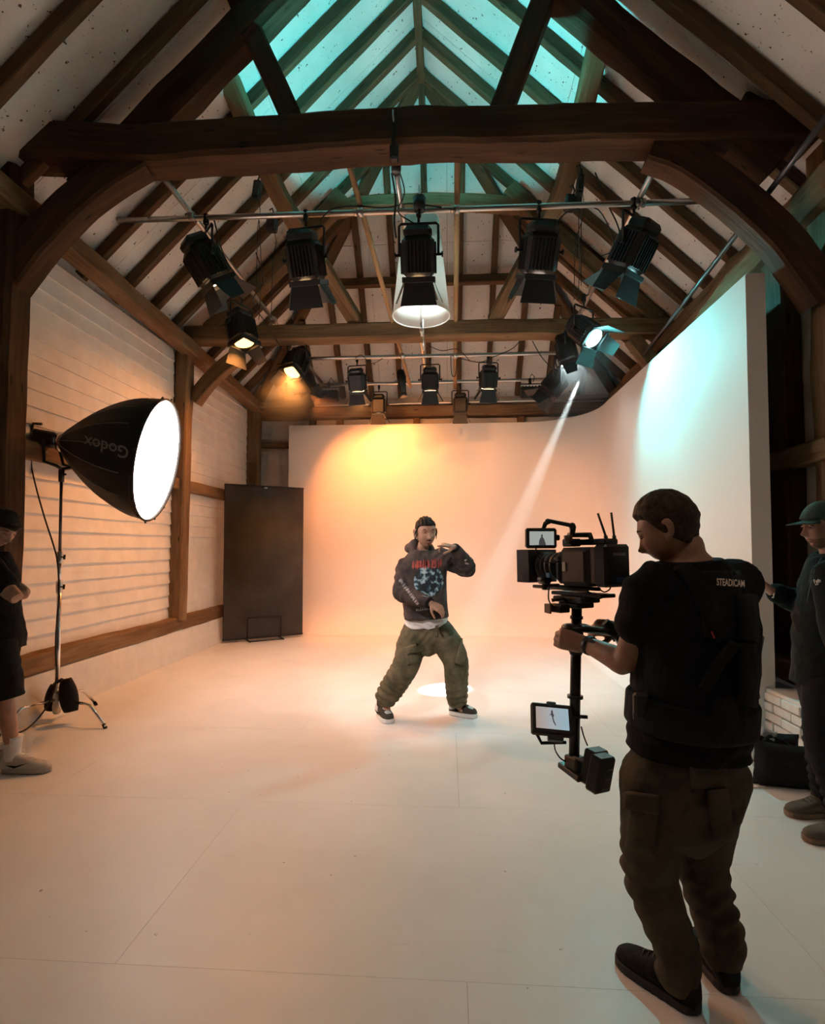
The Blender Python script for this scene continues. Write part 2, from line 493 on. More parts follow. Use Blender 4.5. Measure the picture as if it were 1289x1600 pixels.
put('roof_cover', MB().prism([slope_pt(-1, Y0, -.05, -.06), slope_pt(-1, YB, -.05, -.06), V((XRIDGE, YR, ZR + .1)), V((XRIDGE, Y0, ZR + .1))], (0, 0, .04))
    .prism([slope_pt(1, Y0, -.05, -.06), slope_pt(1, YB, -.05, -.06), V((XRIDGE, YR, ZR + .1)), V((XRIDGE, Y0, ZR + .1))], (0, 0, .04))
    .prism([hip_pt(-3.6, -.05, -.06), hip_pt(3.1, -.05, -.06), V((XRIDGE, YR, ZR + .1))], (0, 0, .04)), M['black_matt'], roof)
RW, RH = .085, .115
y = YR - .53 * 16
while y < YB - .3:
    for side in (-1, 1):
        yy = y + random.uniform(-.03, .03)
        s1 = hip_s(yy) - (.0 if yy < YR else .02)
        if s1 > .06:
            p0, p1 = slope_pt(side, yy, -.075, RH / 2 + .003), slope_pt(side, yy + random.uniform(-.04, .04), s1 * .995, RH / 2 + .003)
            put('rafter', MB().timber([p0, p1], RW * random.uniform(.9, 1.12), RH, (0, 1, 0), .007, .3), M['rafter'], roof)
    y += .53
k = -6
while k <= 6:
    x = XRIDGE + k * .52
    if XL + .2 < x < XR - .2:
        s1 = 1 - abs(x - XRIDGE) / ((XRIDGE - XL) if x < XRIDGE else (XR - XRIDGE))
        if s1 > .06:
            put('rafter', MB().timber([hip_pt(x, 0, RH / 2 + .003), hip_pt(x, s1 * .99 - .02, RH / 2 + .003)], RW, RH, (1, 0, 0), .006, .3), M['rafter'], roof)
    k += 1
for xe in (XL, XR):
    put('hip_rafter', MB().timber([V((xe, YB, ZB - .05)), V((XRIDGE, YR, ZR - .10))], .07, .17, (0, 0, 1), .006, .3), M['rafter'], roof)
put('ridge_beam', MB().timber([(XRIDGE, Y0, ZR - .13), (XRIDGE, YR + .05, ZR - .13)], .09, .14, (1, 0, 0), .006, .3), M['rafter'], roof)
put('purlin', MB().timber([hip_pt(-1.95, .44, .17), hip_pt(1.42, .44, .17)], .13, .12, (0, 0, 1), .01), M['rafter'], roof)

# ---- trusses
def curve_pts(a, b, bulge, n=8):
    a, b, bulge = V(a), V(b), V(bulge)
    return [a.lerp(b, i / n) + bulge * math.sin(PI * i / n) for i in range(n + 1)]
t1 = thing('roof_truss', 'massive dark oak tie beam truss with curved braces and raking struts', 'roof truss', (0, 4.3, 0), kind='structure')
TB = .26
a, b = at(22, 232, 4.06), at(1262, 205, 4.28)
mid = at(640, 212, 4.28)
put('tie_beam', MB().timber([a, at(230, 240, 4.12), mid, at(900, 208, 4.28), b], .30, .30, (0, 0, 1), .016, .12), M['oak'], t1)
put('post', MB().timber([(-3.51, 4.04, .36), (-3.50, 4.04, 2.4), (-3.49, 4.04, 4.45)], .24, .25, (1, 0, 0), .014, cham=.14), M['oak'], t1)
put('post', MB().timber([(2.99, 4.30, .36), (2.98, 4.30, 2.4), (2.96, 4.30, 4.55)], .26, .27, (1, 0, 0), .020, cham=.14), M['oak_pale'], t1)
put('brace', MB().timber([at(8, 455, 4.06), at(58, 385, 4.06), at(112, 328, 4.07), at(165, 285, 4.08), at(222, 250, 4.1)], .20, .27, (0, 1, 0), .010, .1), M['oak'], t1)
put('brace', MB().timber([at(1285, 470, 4.28), at(1250, 418, 4.28), at(1215, 372, 4.28), at(1165, 325, 4.28), at(1110, 282, 4.28), at(1060, 250, 4.28), at(1015, 235, 4.28)], .20, .27, (0, 1, 0), .010, .1), M['oak'], t1)
for sd in (-1, 1):
    put('principal_rafter', MB().timber([slope_pt(sd, 4.30, .06, .28), slope_pt(sd, 4.30, .5, .30), slope_pt(sd, 4.30, .97, .26)], .24, .30, (0, 1, 0), .02, cham=.18), M['oak'], t1)
put('strut', MB().timber([at(462, 200, 4.3), at(340, -70, 4.3)], .18, .17, (0, 1, 0), .006), M['oak'], t1)
put('strut', MB().timber([at(777, 190, 4.3), at(885, -90, 4.3)], .18, .18, (0, 1, 0), .006), M['oak'], t1)
put('stub', MB().timber([at(1180, 190, 4.3), at(1180, 130, 4.45)], .2, .22, (0, 1, 0), .02, .05), M['oak'], t1)

t2 = thing('roof_truss', 'paler middle truss with collar, tie beam and small braces behind the pipes', 'roof truss', (0, 7.0, 0), kind='structure')
put('tie_beam', MB().timber([at(294, 526, 7.0), at(480, 524, 7.0), at(660, 518, 7.0), at(850, 515, 7.0), at(1045, 513, 7.0)], .21, .24, (0, 0, 1), .012), M['oak_pale'], t2)
put('post', MB().timber([(-3.50, 6.88, .5), (-3.50, 6.92, 2.4), (-3.49, 6.96, 4.2)], .18, .2, (1, 0, 0), .010), M['oak_pale'], t2)
put('post', MB().timber([(2.86, 7.02, 2.9), (2.84, 7.02, 4.2)], .22, .2, (1, 0, 0), .010), M['oak_pale'], t2)
put('brace', MB().timber([at(303, 628, 7.02), at(318, 606, 7.02), at(342, 580, 7.02), at(372, 556, 7.02)], .15, .19, (0, 1, 0), .006, .1), M['oak_pale'], t2)
put('brace', MB().timber([(2.80, 7.0, 3.25), (2.6, 7.0, 3.75), (2.35, 7.0, 4.1)], .15, .18, (0, 1, 0), .006, .1), M['oak_pale'], t2)
for sd in (-1, 1):
    put('principal_rafter', MB().timber([slope_pt(sd, 7.0, .03, .26), slope_pt(sd, 7.0, .3, .32), slope_pt(sd, 7.0, .6, .26)], .2, .21, (0, 1, 0), .016), M['oak_pale'], t2)
put('collar', MB().timber([at(515, 330, 7.0), at(590, 318, 7.0), at(668, 316, 7.0), at(750, 318, 7.0), at(830, 322, 7.0)], .16, .19, (0, 0, 1), .014), M['oak_pale'], t2)
put('strut', MB().timber([at(558, 505, 7.0), at(432, 300, 5.6), at(322, 40, 4.55)], .18, .14, (1, 0, 0), .008), M['oak_pale'], t2)
put('strut', MB().timber([at(772, 500, 7.0), at(880, 300, 5.6), at(942, 40, 4.55)], .18, .14, (1, 0, 0), .008), M['oak_pale'], t2)

# ---- cyclorama: curved white infinity cove
def cyc():
    path = []
    X0, Yb, Xw, Yf, R = -2.80, 9.40, 2.34, 4.36, 1.05
    n1 = 14
    for i in range(n1): path.append((X0 + (Xw - R - X0) * i / n1, Yb, 0, -1))
    for i in range(17):
        a = PI / 2 * i / 16
        path.append((Xw - R + R * math.sin(a), Yb - R + R * math.cos(a), -math.sin(a), -math.cos(a)))
    for i in range(1, 15): path.append((Xw, Yb - R - (Yb - R - Yf) * i / 14, -1, 0))
    rc = .55
    prof = [(rc * (1 - math.sin(PI / 2 * k / 12)), rc * (1 - math.cos(PI / 2 * k / 12))) for k in range(13)]
    prof[0] = (rc, .002)
    prof += [(0, 1.2), (0, 2.0), (0, 2.8), (0, 3.58), (-.01, 3.60), (-.15, 3.60), (-.15, 0.0)]
    vs = [(x + nx * o, y + ny * o, z) for x, y, nx, ny in path for o, z in prof]
    m = len(prof); n = len(path)
    mb = MB()
    mb.add(vs, [(i * m + k, i * m + k + 1, (i + 1) * m + k + 1, (i + 1) * m + k) for i in range(n - 1) for k in range(m - 1)], True)
    mb.f.append(tuple(range(m))); mb.sm.append(False)
    mb.f.append(tuple((n - 1) * m + k for k in range(m))); mb.sm.append(False)
    return mb
cy = put('cyclorama_wall', cyc(), M['cyc'])
md = cy.modifiers.new('edges', 'EDGE_SPLIT'); md.split_angle = math.radians(40)
tag(cy, 'seamless white cyclorama wall curving from back to the tall wing', 'cyclorama', kind='structure')
# ================================================================== lighting rig
def pipe(name, a, b, r, m, label, cat='pipe', n=12, group=None, sag=0.0):
    a, b = V(a), V(b)
    o = put(name, MB().tube([a.lerp(b, i / 6) + V((0, 0, -sag * math.sin(PI * i / 6))) for i in range(7)], r, n), m)
    return tag(o, label, cat, group)
PR = .026
cpa, cpb = at(184, 345, 5.0), at(1128, 313, 5.0)
pipe('scaffold_pipe', cpa, cpb, PR, M['steel'], 'steel cross pipe nearest the tie beam, carrying the five front lamps')
lpa, lpb = at(248, 268, 4.62), at(503, 598, 9.0)
pipe('scaffold_pipe', lpa, lpb, PR, M['steel'], 'steel pipe running back along the rafters above the amber lamps')
rpa, rpb = at(1033, 244, 4.55), at(880, 540, 7.45)
pipe('scaffold_pipe', rpa, rpb, PR, M['steel'], 'steel pipe running back above the cyan lamps')
mpa, mpb = at(617, 252, 4.5), at(668, 602, 8.6)
pipe('scaffold_pipe', mpa, mpb, PR * .9, M['steel'], 'steel pipe running back down the middle behind the pendant shade')
p2a, p2b = at(455, 561, 7.35), at(892, 551, 7.35)
pipe('scaffold_pipe', p2a, p2b, PR, M['steel'], 'upper rear cross pipe below the middle tie beam')
p3a, p3b = at(486, 602, 8.6), at(880, 592, 8.6)
pipe('scaffold_pipe', p3a, p3b, PR, M['steel'], 'rear cross pipe carrying the three barn-door lamps')
p4a, p4b = at(470, 634, 9.25), at(905, 624, 9.25)
p4a, p4b = p4a + (p4a - p4b) * .27, p4b + (p4b - p4a) * .10
pipe('scaffold_pipe', p4a, p4b, .02, M['steel'], 'last thin pipe in front of the back wall plate')
pipe('wooden_pole', at(545, 255, 4.55), at(641, 604, 8.7), .028, M['pole_wood'], 'slanting round wooden pole clamped across the pipes beside the pendant shade', 'pole')
pipe('wooden_pole', at(715, 243, 4.55), at(711, 606, 8.7), .028, M['pole_wood'], 'upright-looking round wooden pole clamped right of the pendant shade', 'pole')
cd = pipe('conduit', at(1292, 182, 3.6), at(1005, 556, 6.9), .022, M['dark_steel'], 'dark cable conduit running under the rafters above the cyclorama wing', 'conduit')

def clampbits(name, p, axis, label, r=.04):
    """scaffold clamp: two half shells, bolt and nut"""
    root = thing(name, label, 'clamp', p, 'scaffold clamps on the rig')
    ax = V(axis).normalized(); p = V(p)
    q = ax.to_track_quat('Z', 'Y').to_matrix().to_4x4(); MM = Matrix.Translation(p) @ q
    put('collar', MB().lathe([(PR + .001, -.025), (r, -.025), (r, .025), (PR + .001, .025), (PR + .001, -.025)], 14, MM), M['steel'], root)
    put('bolt', MB().tube([MM @ V((r - .01, 0, 0)), MM @ V((r + .055, 0, 0))], .007, 8), M['chrome'], root)
    put('swivel', MB().box(MM @ V((0, 0, -.045)), (.05, .05, .03), q.to_3x3(), .006), M['steel'], root)
def on(a, b, t): return a.lerp(b, t)
clampbits('scaffold_clamp', at(300, 338, 4.98), (1, 0, 0), 'scaffold clamp where the front cross pipe meets the pipe above the amber lamps')
clampbits('scaffold_clamp', at(1003, 317, 4.98), (1, 0, 0), 'scaffold clamp where the front cross pipe meets the pipe above the cyan lamps')
clampbits('scaffold_clamp', at(563, 332, 4.98), (1, 0, 0), 'scaffold clamp holding the slanting wooden pole on the front cross pipe')
clampbits('scaffold_clamp', at(714, 327, 4.98), (1, 0, 0), 'scaffold clamp holding the straight wooden pole on the front cross pipe')
clampbits('scaffold_clamp', at(629, 556, 7.33), (1, 0, 0), 'scaffold clamp holding the slanting wooden pole on the upper rear pipe')
clampbits('scaffold_clamp', at(712, 556, 7.33), (1, 0, 0), 'scaffold clamp holding the straight wooden pole on the upper rear pipe')
clampbits('scaffold_clamp', at(428, 500, 7.0), V(lpb) - V(lpa), 'scaffold clamp on the left pipe at the middle tie beam')
clampbits('scaffold_clamp', at(925, 450, 6.4), V(rpb) - V(rpa), 'scaffold clamp on the pipe above the cyan lamps')

# beam clamp hanging the middle pipe from the tie beam
bc = thing('beam_hanger', 'black strap and clamp hanging the middle pipe from the tie beam', 'hanger', at(615, 250, 4.2))
put('strap', MB().box(at(615, 215, 4.115), (.035, .012, .30), None, .003), M['black'], bc)
put('strap_hook', MB().tube([at(614, 172, 4.11), at(614, 180, 4.10), at(615, 190, 4.10)], .007, 8), M['steel'], bc)
put('clamp_body', MB().box(at(616, 240, 4.15), (.07, .07, .12), None, .012), M['black'], bc)
put('coupler', MB().lathe([(.0, -.05), (.035, -.05), (.042, -.02), (.042, .02), (.03, .05), (0, .05)], 14, Matrix.Translation(at(619, 262, 4.45))), M['dark_steel'], bc)

# ------------------------------------------------------------------ stage lamps
def leaf_mesh(b, t, l, th=.004):
    mb = MB()
    mb.prism([V((-b / 2, 0, 0)), V((b / 2, 0, 0)), V((t / 2, 0, -l)), V((-t / 2, 0, -l))], (0, th, 0))
    return mb
LM = {}
def lamp_meshes():
    w, d, h = .30, .27, .34
    b = MB(); b.box((0, 0, -.02), (w, d, h), None, .035)
    b.box((0, 0, .185), (w * .86, d * .84, .11), None, .035)
    LM['body'] = b.mesh('body')
    f = MB()
    for k in range(7):
        x = (k - 3) * .034
        f.box((x, -d / 2 - .006, -.03), (.012, .022, .26)); f.box((x, d / 2 + .006, -.03), (.012, .022, .26))
    for k in range(5):
        y = (k - 2) * .036
        f.box((-w / 2 - .006, y, -.03), (.022, .012, .26)); f.box((w / 2 + .006, y, -.03), (.022, .012, .26))
    LM['heat_sink'] = f.mesh('heat_sink')
    pl = MB(); pl.box((.0, -.02, .241), (.09, .03, .004)); LM['label_plate'] = pl.mesh('label_plate')
    fr = MB()
    for sx, sy, lx, ly in ((0, -1, .30, .02), (0, 1, .30, .02), (-1, 0, .02, .27), (1, 0, .02, .27)):
        fr.box((sx * .145, sy * .13, -.215), (lx, ly, .05), None, .004)
    LM['front_frame'] = fr.mesh('front_frame')
    le = MB(); le.lathe([(.0, -.200), (.06, -.206), (.118, -.2)], 20); LM['lens'] = le.mesh('lens')
    LM['barn_door'] = leaf_mesh(.26, .345, .21).mesh('barn_door')
    LM['side_door'] = leaf_mesh(.22, .15, .20).mesh('side_door')
    y = MB(); R_ = .012
    a = w / 2 + .035
    y.tube([(-a, 0, -.30), (-a, 0, -.02), (-a + .02, 0, 0), (a - .02, 0, 0), (a, 0, -.02), (a, 0, -.30)], R_, 8)
    LM['yoke'] = y.mesh('yoke')
    k = MB()
    k.tube([(w / 2, 0, 0), (a + .031, 0, 0), (a + .03, 0, 0), (a + .045, 0, 0)], [.012, .012, .026, .026], 8)
    LM['tilt_knob'] = k.mesh('tilt_knob')
    c = MB(); c.box((0, 0, .0), (.045, .05, .11), None, .01); c.tube([(0, 0, -.05), (0, 0, -.11)], .012, 8); c.tube([(0, .02, .02), (0, .075, .02)], .008, 8)
    LM['clamp'] = c.mesh('clamp')
lamp_meshes()
M['lamp_black'] = mat('lamp_black', (.013, .0125, .012), .42)
M['lamp_door'] = mat('lamp_door', (.014, .014, .014), .55)
def lens_mat(name, col, s):
    m = mat(name, (.02, .02, .02), .3, emit=col, estr=s); return m
LENS = {'warm': lens_mat('lens_warm', (1, .62, .30), 9.0), 'amber': lens_mat('lens_amber', (1, .46, .12), 5.0), 'cyan': lens_mat('lens_cyan', (.45, .95, 1.0), 12.0),
        'off': lens_mat('lens_off', (1, .8, .6), .05), 'white': lens_mat('lens_white', (.8, 1, 1), 40.0), 'rose': lens_mat('lens_rose', (1, .75, .65), 7.0)}
for k in LM.values(): pass

def stage_lamp(px, py, Y, aim, label, col='off', scale=1.0, power=0, lcol=None, angle=70, doors=(14, 40, 24, 24), group='stage lamps on the rig', drop=.42, target=None, blend=.5, soft=.06, name='stage_lamp'):
    p = at(px, py, Y) if py is not None else V(px)
    aim = V(aim).normalized()
    head = math.atan2(-aim.x, aim.y) if (abs(aim.x) + abs(aim.y)) > 1e-3 else 0
    tilt = math.acos(max(-1, min(1, -aim.z)))
    root = thing(name, label, 'stage lamp', p, group)
    root.rotation_mode = 'XYZ'; root.rotation_euler = (0, 0, head); root.scale = (scale,) * 3
    B = Matrix.Translation((0, 0, -drop)) @ Matrix.Rotation(tilt, 4, 'X')
    def sub(n, mesh, m, mtx, parent=root):
        me = LM[mesh]
        o = bpy.data.objects.new(n, me); COL.objects.link(o)
        if not me.materials: me.materials.append(m)
        o.parent = parent; o.matrix_basis = mtx
        if me.materials[0] != m: o.material_slots[0].link = 'OBJECT'; o.material_slots[0].material = m
        return o
    body = sub('body', 'body', M['lamp_black'], B)
    I4 = Matrix.Identity(4)
    sub('heat_sink', 'heat_sink', M['lamp_black'], I4, body)
    sub('label_plate', 'label_plate', M['steel'], I4, body)
    sub('front_frame', 'front_frame', M['lamp_black'], B)
    sub('lens', 'lens', LENS[col], B)
    sub('yoke', 'yoke', M['lamp_black'], Matrix.Translation((0, 0, -drop + .30)))
    for ka in (0, PI): sub('tilt_knob', 'tilt_knob', M['lamp_black'], Matrix.Translation((0, 0, -drop)) @ Matrix.Rotation(ka, 4, 'Z'))
    sub('clamp', 'clamp', M['lamp_black'], I4)
    n_, f_, l_, r_ = doors
    for ang, Rm, ms in ((n_, Matrix.Rotation(0, 4, 'Z') @ Matrix.Translation((0, -.13, -.235)), 'barn_door'), (f_, Matrix.Rotation(PI, 4, 'Z') @ Matrix.Translation((0, -.13, -.235)), 'barn_door'),
                        (l_, Matrix.Rotation(-PI / 2, 4, 'Z') @ Matrix.Translation((0, -.145, -.235)), 'side_door'), (r_, Matrix.Rotation(PI / 2, 4, 'Z') @ Matrix.Translation((0, -.145, -.235)), 'side_door')):
        if ang is None: continue
        sub('barn_door', ms, M['lamp_door'], B @ Rm @ Matrix.Rotation(-math.radians(ang), 4, 'X'))
    if power:
        MW = Matrix.Translation(p) @ Matrix.Rotation(head, 4, 'Z') @ Matrix.Scale(scale, 4) @ B
        loc = MW @ V((0, 0, -.225)); tgt = target if target is not None else loc + aim
        l = spot('lamp_light', loc, tgt, lcol, power, angle, blend, soft)
    return root

TG = 'front row of barn-door lamps'
stage_lamp(322, 343, 5.0, (.42, .38, -.80), 'black barn-door lamp at the end of the front row, tilted over the amber pipe', 'warm', 1.0, 50, (1, .64, .55), 75, group=TG)
stage_lamp(478, 337, 5.0, (.06, .42, -.90), 'black barn-door lamp hung between the tilted end lamp and the slanting pole', 'warm', 1.0, 50, (1, .64, .55), 75, group=TG)
stage_lamp(654, 330, 5.0, (0, .42, -.90), 'black barn-door lamp hanging in front of the white pendant shade', 'warm', 1.0, 50, (1, .64, .55), 75, group=TG)
stage_lamp(842, 323, 5.0, (-.08, .46, -.88), 'black barn-door lamp with faint rosy lens right of the straight wooden pole', 'rose', 1.0, 50, (1, .66, .58), 75, group=TG)
stage_lamp(990, 318, 5.0, (-.36, .40, -.82), 'black barn-door lamp with teal light on its doors beside the big curved brace', 'cyan', 1.0, 40, (.30, .9, .95), 75, group=TG)
AG = 'lit colour lamps on the side pipes'
stage_lamp(378, 462, 6.05, (.22, -.10, -.90), 'upper amber lamp glowing orange below the side pipe', 'amber', .92, 190, AMBER, 130, (20, 45, 40, 50), AG)
stage_lamp(464, 522, 7.15, (-.22, -.42, -.85), 'lower amber lamp glowing orange above the drifting haze', 'amber', .92, 120, AMBER, 130, (70, 35, 45, 45), AG)
stage_lamp(912, 466, 6.35, (.45, -.55, -.70), 'upper cyan lamp throwing turquoise light on the cyclorama wing', 'cyan', .92, 165, (.13, .85, .87), 140, (70, 30, 35, 55), AG)
c2 = at(905, 592, 7.05)
stage_lamp(884, 505, 6.95, (.22, -.06, -.97), 'lower cyan lamp with the narrow white beam cutting through the haze', 'white', .85, 0, None, group=AG, doors=(15, 20, 25, 25))
spot('beam_light', c2 + V((0, 0, -.02)), (-0.020, 5.617, 0), (.86, 1.0, .98), 9000, 7.0, .7, .02)
stage_lamp(473, 560, 8.0, (.5, .5, -.7), 'dark lamp at the far end of the amber pipe, its lens turned to the wall', 'off', .85, 250, (1, .25, .05), 100, (25, 60, 45, 45), 'unlit lamps at the back of the rig', target=V((-.5, 9.4, 1.5)))
stage_lamp(868, 556, 7.6, (-.6, .2, -.7), 'unlit dark lamp turned away beside the white beam', 'off', .9, 0, group='unlit lamps at the back of the rig')
RG = 'rear row of barn-door lamps'
RD = (14, 75, 30, 30)
stage_lamp(558, 562, 7.5, (.05, .42, -.90), 'small rear barn-door lamp nearest the slanting pole foot', 'warm', .72, 48, (1, .34, .08), 110, RD, RG, target=V((-1.0, 9.4, 2.5)))
stage_lamp(672, 560, 7.5, (0, .42, -.90), 'small rear barn-door lamp directly below the pendant shade', 'warm', .72, 48, (1, .34, .08), 110, RD, RG, target=V((-.1, 9.4, 2.5)))
stage_lamp(763, 557, 7.5, (-.05, .42, -.90), 'small rear barn-door lamp between the straight pole and the white beam', 'warm', .72, 30, (1, .45, .18), 110, RD, RG, target=V((.7, 9.4, 2.2)))
stage_lamp(592, 604, 8.7, (.0, .2, -.97), 'lowest rear lamp beside the foot of the slanting pole', 'warm', .72, 80, (1, .33, .05), 130, RD, RG, target=V((-.7, 9.4, 2.6)))
stage_lamp(719, 602, 8.7, (.0, .2, -.97), 'lowest rear lamp below the straight wooden pole', 'off', .72, 0, group=RG)

# unseen lamps on a pipe added above the photographer
pipe('scaffold_pipe', (-3.12, .9, 4.62), (2.62, .9, 4.62), PR, M['steel'], 'unseen steel cross pipe added above the photographer to carry the key lamp')
kl = V((-1.3, .9, 4.62)); kt = V((-.18, 4.72, .95))
stage_lamp(kl, None, 0, kt - kl, 'unseen key lamp above the photographer aimed at the performer', 'warm', 1.0, 330, (1.0, .86, .82), 30, (40, 40, 40, 40), 'lamps above the photographer', target=kt, blend=.45, soft=.10)
stage_lamp(V((.3, .9, 4.62)), None, 0, (0, -.35, -.93), 'dim unseen fill lamp added above the photographer', 'warm', 1.0, 26, (1.0, .82, .70), 150, (75, 75, 75, 75), 'lamps above the photographer', soft=.12)  # fill light added to lift the operator's back and the beams

def flood(px, py, Y, label):
    p = at(px, py, Y); root = thing('flood_light', label, 'flood light', p, 'wide flood lights on the rear pipe')
    put('housing', MB().box(p + V((0, 0, -.20)), (.30, .14, .19), Matrix.Rotation(.3, 3, 'X'), .02), M['lamp_black'], root)
    mb = MB()
    for k in range(6): mb.box(p + V((-.125 + .05 * k, -.075, -.19)), (.014, .02, .16), Matrix.Rotation(.3, 3, 'X'))
    put('heat_sink', mb, M['lamp_black'], root)
    put('yoke', MB().tube([p + V((-.175, 0, -.22)), p + V((-.175, 0, -.06)), p + V((.175, 0, -.06)), p + V((.175, 0, -.22))], .009, 6), M['lamp_black'], root)
    put('clamp', MB().box(p + V((0, 0, -.02)), (.04, .05, .10), None, .008).tube([p + V((0, 0, .04)), p + V((.03, 0, .10)), p + V((.07, .02, .06)), p + V((.05, 0, -.03))], .006, 6), M['lamp_black'], root)
flood(514, 600, 8.55, 'flat flood light above the haze of the amber lamps')
flood(828, 594, 8.55, 'flat flood light next to the white beam')
sp = thing('spot_lamp', 'slim profile spot hanging at the foot of the slanting wooden pole', 'spot lamp', at(628, 575, 8.3))
put('barrel', MB().tube([at(626, 580, 8.3), at(627, 592, 8.3), at(630, 615, 8.3)], [.06, .065, .05], 12), M['lamp_black'], sp)
put('yoke', MB().tube([at(622, 598, 8.3), at(623, 578, 8.3), at(633, 577, 8.3), at(634, 598, 8.3)], .008, 6), M['lamp_black'], sp)
put('lens', MB().tube([at(630, 615, 8.3), at(631, 620, 8.3)], [.055, .055], 12), M['dark_steel'], sp)

def gadget(px, py, Y, label, h=.2, w=.1):
    """small dimmer or winch box with its clamp and hanging lead"""
    p = at(px, py, Y); root = thing('dimmer_box', label, 'dimmer box', p, 'small boxes slung from the rig')
    put('case', MB().box(p, (w, .08, h), Matrix.Rotation(.12, 3, 'Y'), .012), M['lamp_black'], root)
    put('lid', MB().box(p + V((0, -.042, 0)), (w * .8, .01, h * .7), Matrix.Rotation(.12, 3, 'Y'), .003), M['dark_steel'], root)
    put('hook', MB().tube([p + V((0, 0, h / 2)), p + V((.02, 0, h / 2 + .05)), p + V((.0, 0, h / 2 + .11)), p + V((-.03, 0, h / 2 + .09))], .008, 6), M['lamp_black'], root)
    put('lead', MB().tube([p + V((w * .3, -.02, -h / 2)), p + V((w * .5, -.02, -h / 2 - .12)), p + V((w * .1, 0, -h / 2 - .3)), p + V((0, 0, -h / 2 - .9))], .004, 5), M['rubber'], root)
gadget(402, 298, 5.3, 'small dark box slung under the tie beam left of the slanting pole', .19, .08)
gadget(425, 352, 5.4, 'lower of two dark boxes slung by the end lamp of the front row', .14, .11)
gadget(906, 290, 5.3, 'dark box slung beside the rosy lamp of the front row', .2, .07)
gadget(895, 318, 5.4, 'wider dark box strapped on the front pipe between rosy and teal lamps', .16, .16)
gadget(535, 648, 7.4, 'little dark socket dangling on a lead near the haze', .06, .05) if False else None

# ---- pendant shade
sh = thing('pendant_shade', 'big white conical fabric pendant shade glowing teal above and rosy inside', 'lampshade', at(658, 515, 5.9))
top, bot = at(660, 345, 5.9), at(658, 494, 5.9)
hs = (top - bot).length
M['shade'] = mat('shade', (.86, .86, .84), .8)
N, L, b = nodes(M['shade']); tr = N.new('ShaderNodeBsdfTranslucent'); tr.inputs[0].default_value = (.85, .85, .82, 1)
ms = N.new('ShaderNodeMixShader'); ms.inputs[0].default_value = .4; L.new(b.outputs[0], ms.inputs[1]); L.new(tr.outputs[0], ms.inputs[2]); L.new(ms.outputs[0], N['Material Output'].inputs[0])
SM_ = Matrix.Translation(bot)
put('shade', MB().lathe([(.315, 0), (.200, hs), (.197, hs), (.312, 0), (.315, 0)], 40, SM_), M['shade'], sh)
put('rim', MB().tube([bot + V((.317 * math.cos(2 * PI * k / 40), .317 * math.sin(2 * PI * k / 40), 0)) for k in range(41)], .006, 6, False), M['shade'], sh)
put('stem', MB().tube([at(658, 345, 5.9), at(658, 500, 5.9), at(659, 525, 5.9)], .012, 8).tube([at(661, 500, 5.95), at(662, 548, 5.95)], .008, 8), M['chrome'], sh)
put('hanger', MB().tube([at(655, 290, 5.9), at(657, 345, 5.9)], .01, 8).box(at(659, 516, 5.9), (.05, .04, .05), None, .008), M['chrome'], sh)
put('bulb', MB().lathe([(0, -.05), (.035, -.03), (.04, 0), (.02, .05), (0, .055)], 14, Matrix.Translation(bot + V((.06, 0, .45)))), mat('bulb', (.9, .9, .9), .3, emit=(.9, 1, .95), estr=18), sh)
pl_ = bpy.data.lights.new('shade_light', 'POINT'); pl_.energy = 60; pl_.color = (.80, 1, .96); pl_.shadow_soft_size = .05
plo = bpy.data.objects.new('shade_light', pl_); COL.objects.link(plo); plo.location = bot + V((.0, .0, .38))

# ---- teal uplight behind the tie beam
ul = thing('uplight', 'small uplight on the middle pipe hidden behind the tie beam', 'uplight', (-.25, 4.85, 4.62))
put('can', MB().lathe([(.0, -.12), (.05, -.12), (.06, .0), (.052, .0), (.045, -.1), (0, -.1)], 16, Matrix.Translation((-.25, 4.85, 4.64))), M['lamp_black'], ul)
put('bracket', MB().box((-.25, 4.85, 4.50), (.02, .06, .06)), M['lamp_black'], ul)

# ---- cables on the rig
def cable(pts, r, label, m=None, group=None, smooth=6, name='cable'):
    P = [V(p) for p in pts]; Q = []
    for i in range(len(P) - 1):     # Catmull-Rom
        p0, p1, p2, p3 = P[max(i - 1, 0)], P[i], P[i + 1], P[min(i + 2, len(P) - 1)]
        for k in range(smooth):
            t = k / smooth
            Q.append(.5 * ((2 * p1) + (p2 - p0) * t + (2 * p0 - 5 * p1 + 4 * p2 - p3) * t * t + (3 * p1 - p0 - 3 * p2 + p3) * t ** 3))
    Q.append(P[-1])
    o = put(name, MB().tube(Q, r, 6), m or M['rubber'])
    if label: tag(o, label, 'cable', group)
    return o
CG = 'black cables on the rig'
cable([at(500, 345, 4.97), at(520, 326, 4.97), at(560, 322, 4.97), at(600, 325, 4.97), at(640, 318, 4.97), at(690, 324, 4.97)], .006, 'black cable lying along the front pipe left of the pendant', group=CG)
cable([at(622, 262, 4.6), at(632, 300, 4.7), at(622, 330, 4.8), at(640, 345, 4.9), at(655, 352, 4.95)], .006, 'black cable looping down from the beam hanger to the centre lamp', group=CG)
cable([at(612, 270, 4.6), at(618, 310, 4.7), at(616, 345, 4.75), at(619, 372, 4.8)], .009, 'short black chain-like lead dangling beside the slanting pole', group=CG)
cable([at(335, 345, 4.97), at(345, 385, 5.2), at(358, 415, 5.5), at(375, 440, 5.8), at(380, 470, 5.9)], .007, 'black cable running from the end lamp down to the upper amber lamp', group=CG)
cable([at(400, 395, 5.6), at(412, 440, 6.0), at(395, 470, 6.2), at(415, 505, 6.6), at(440, 545, 7.0)], .007, 'black cable wound along the pipe between the amber lamps', group=CG)
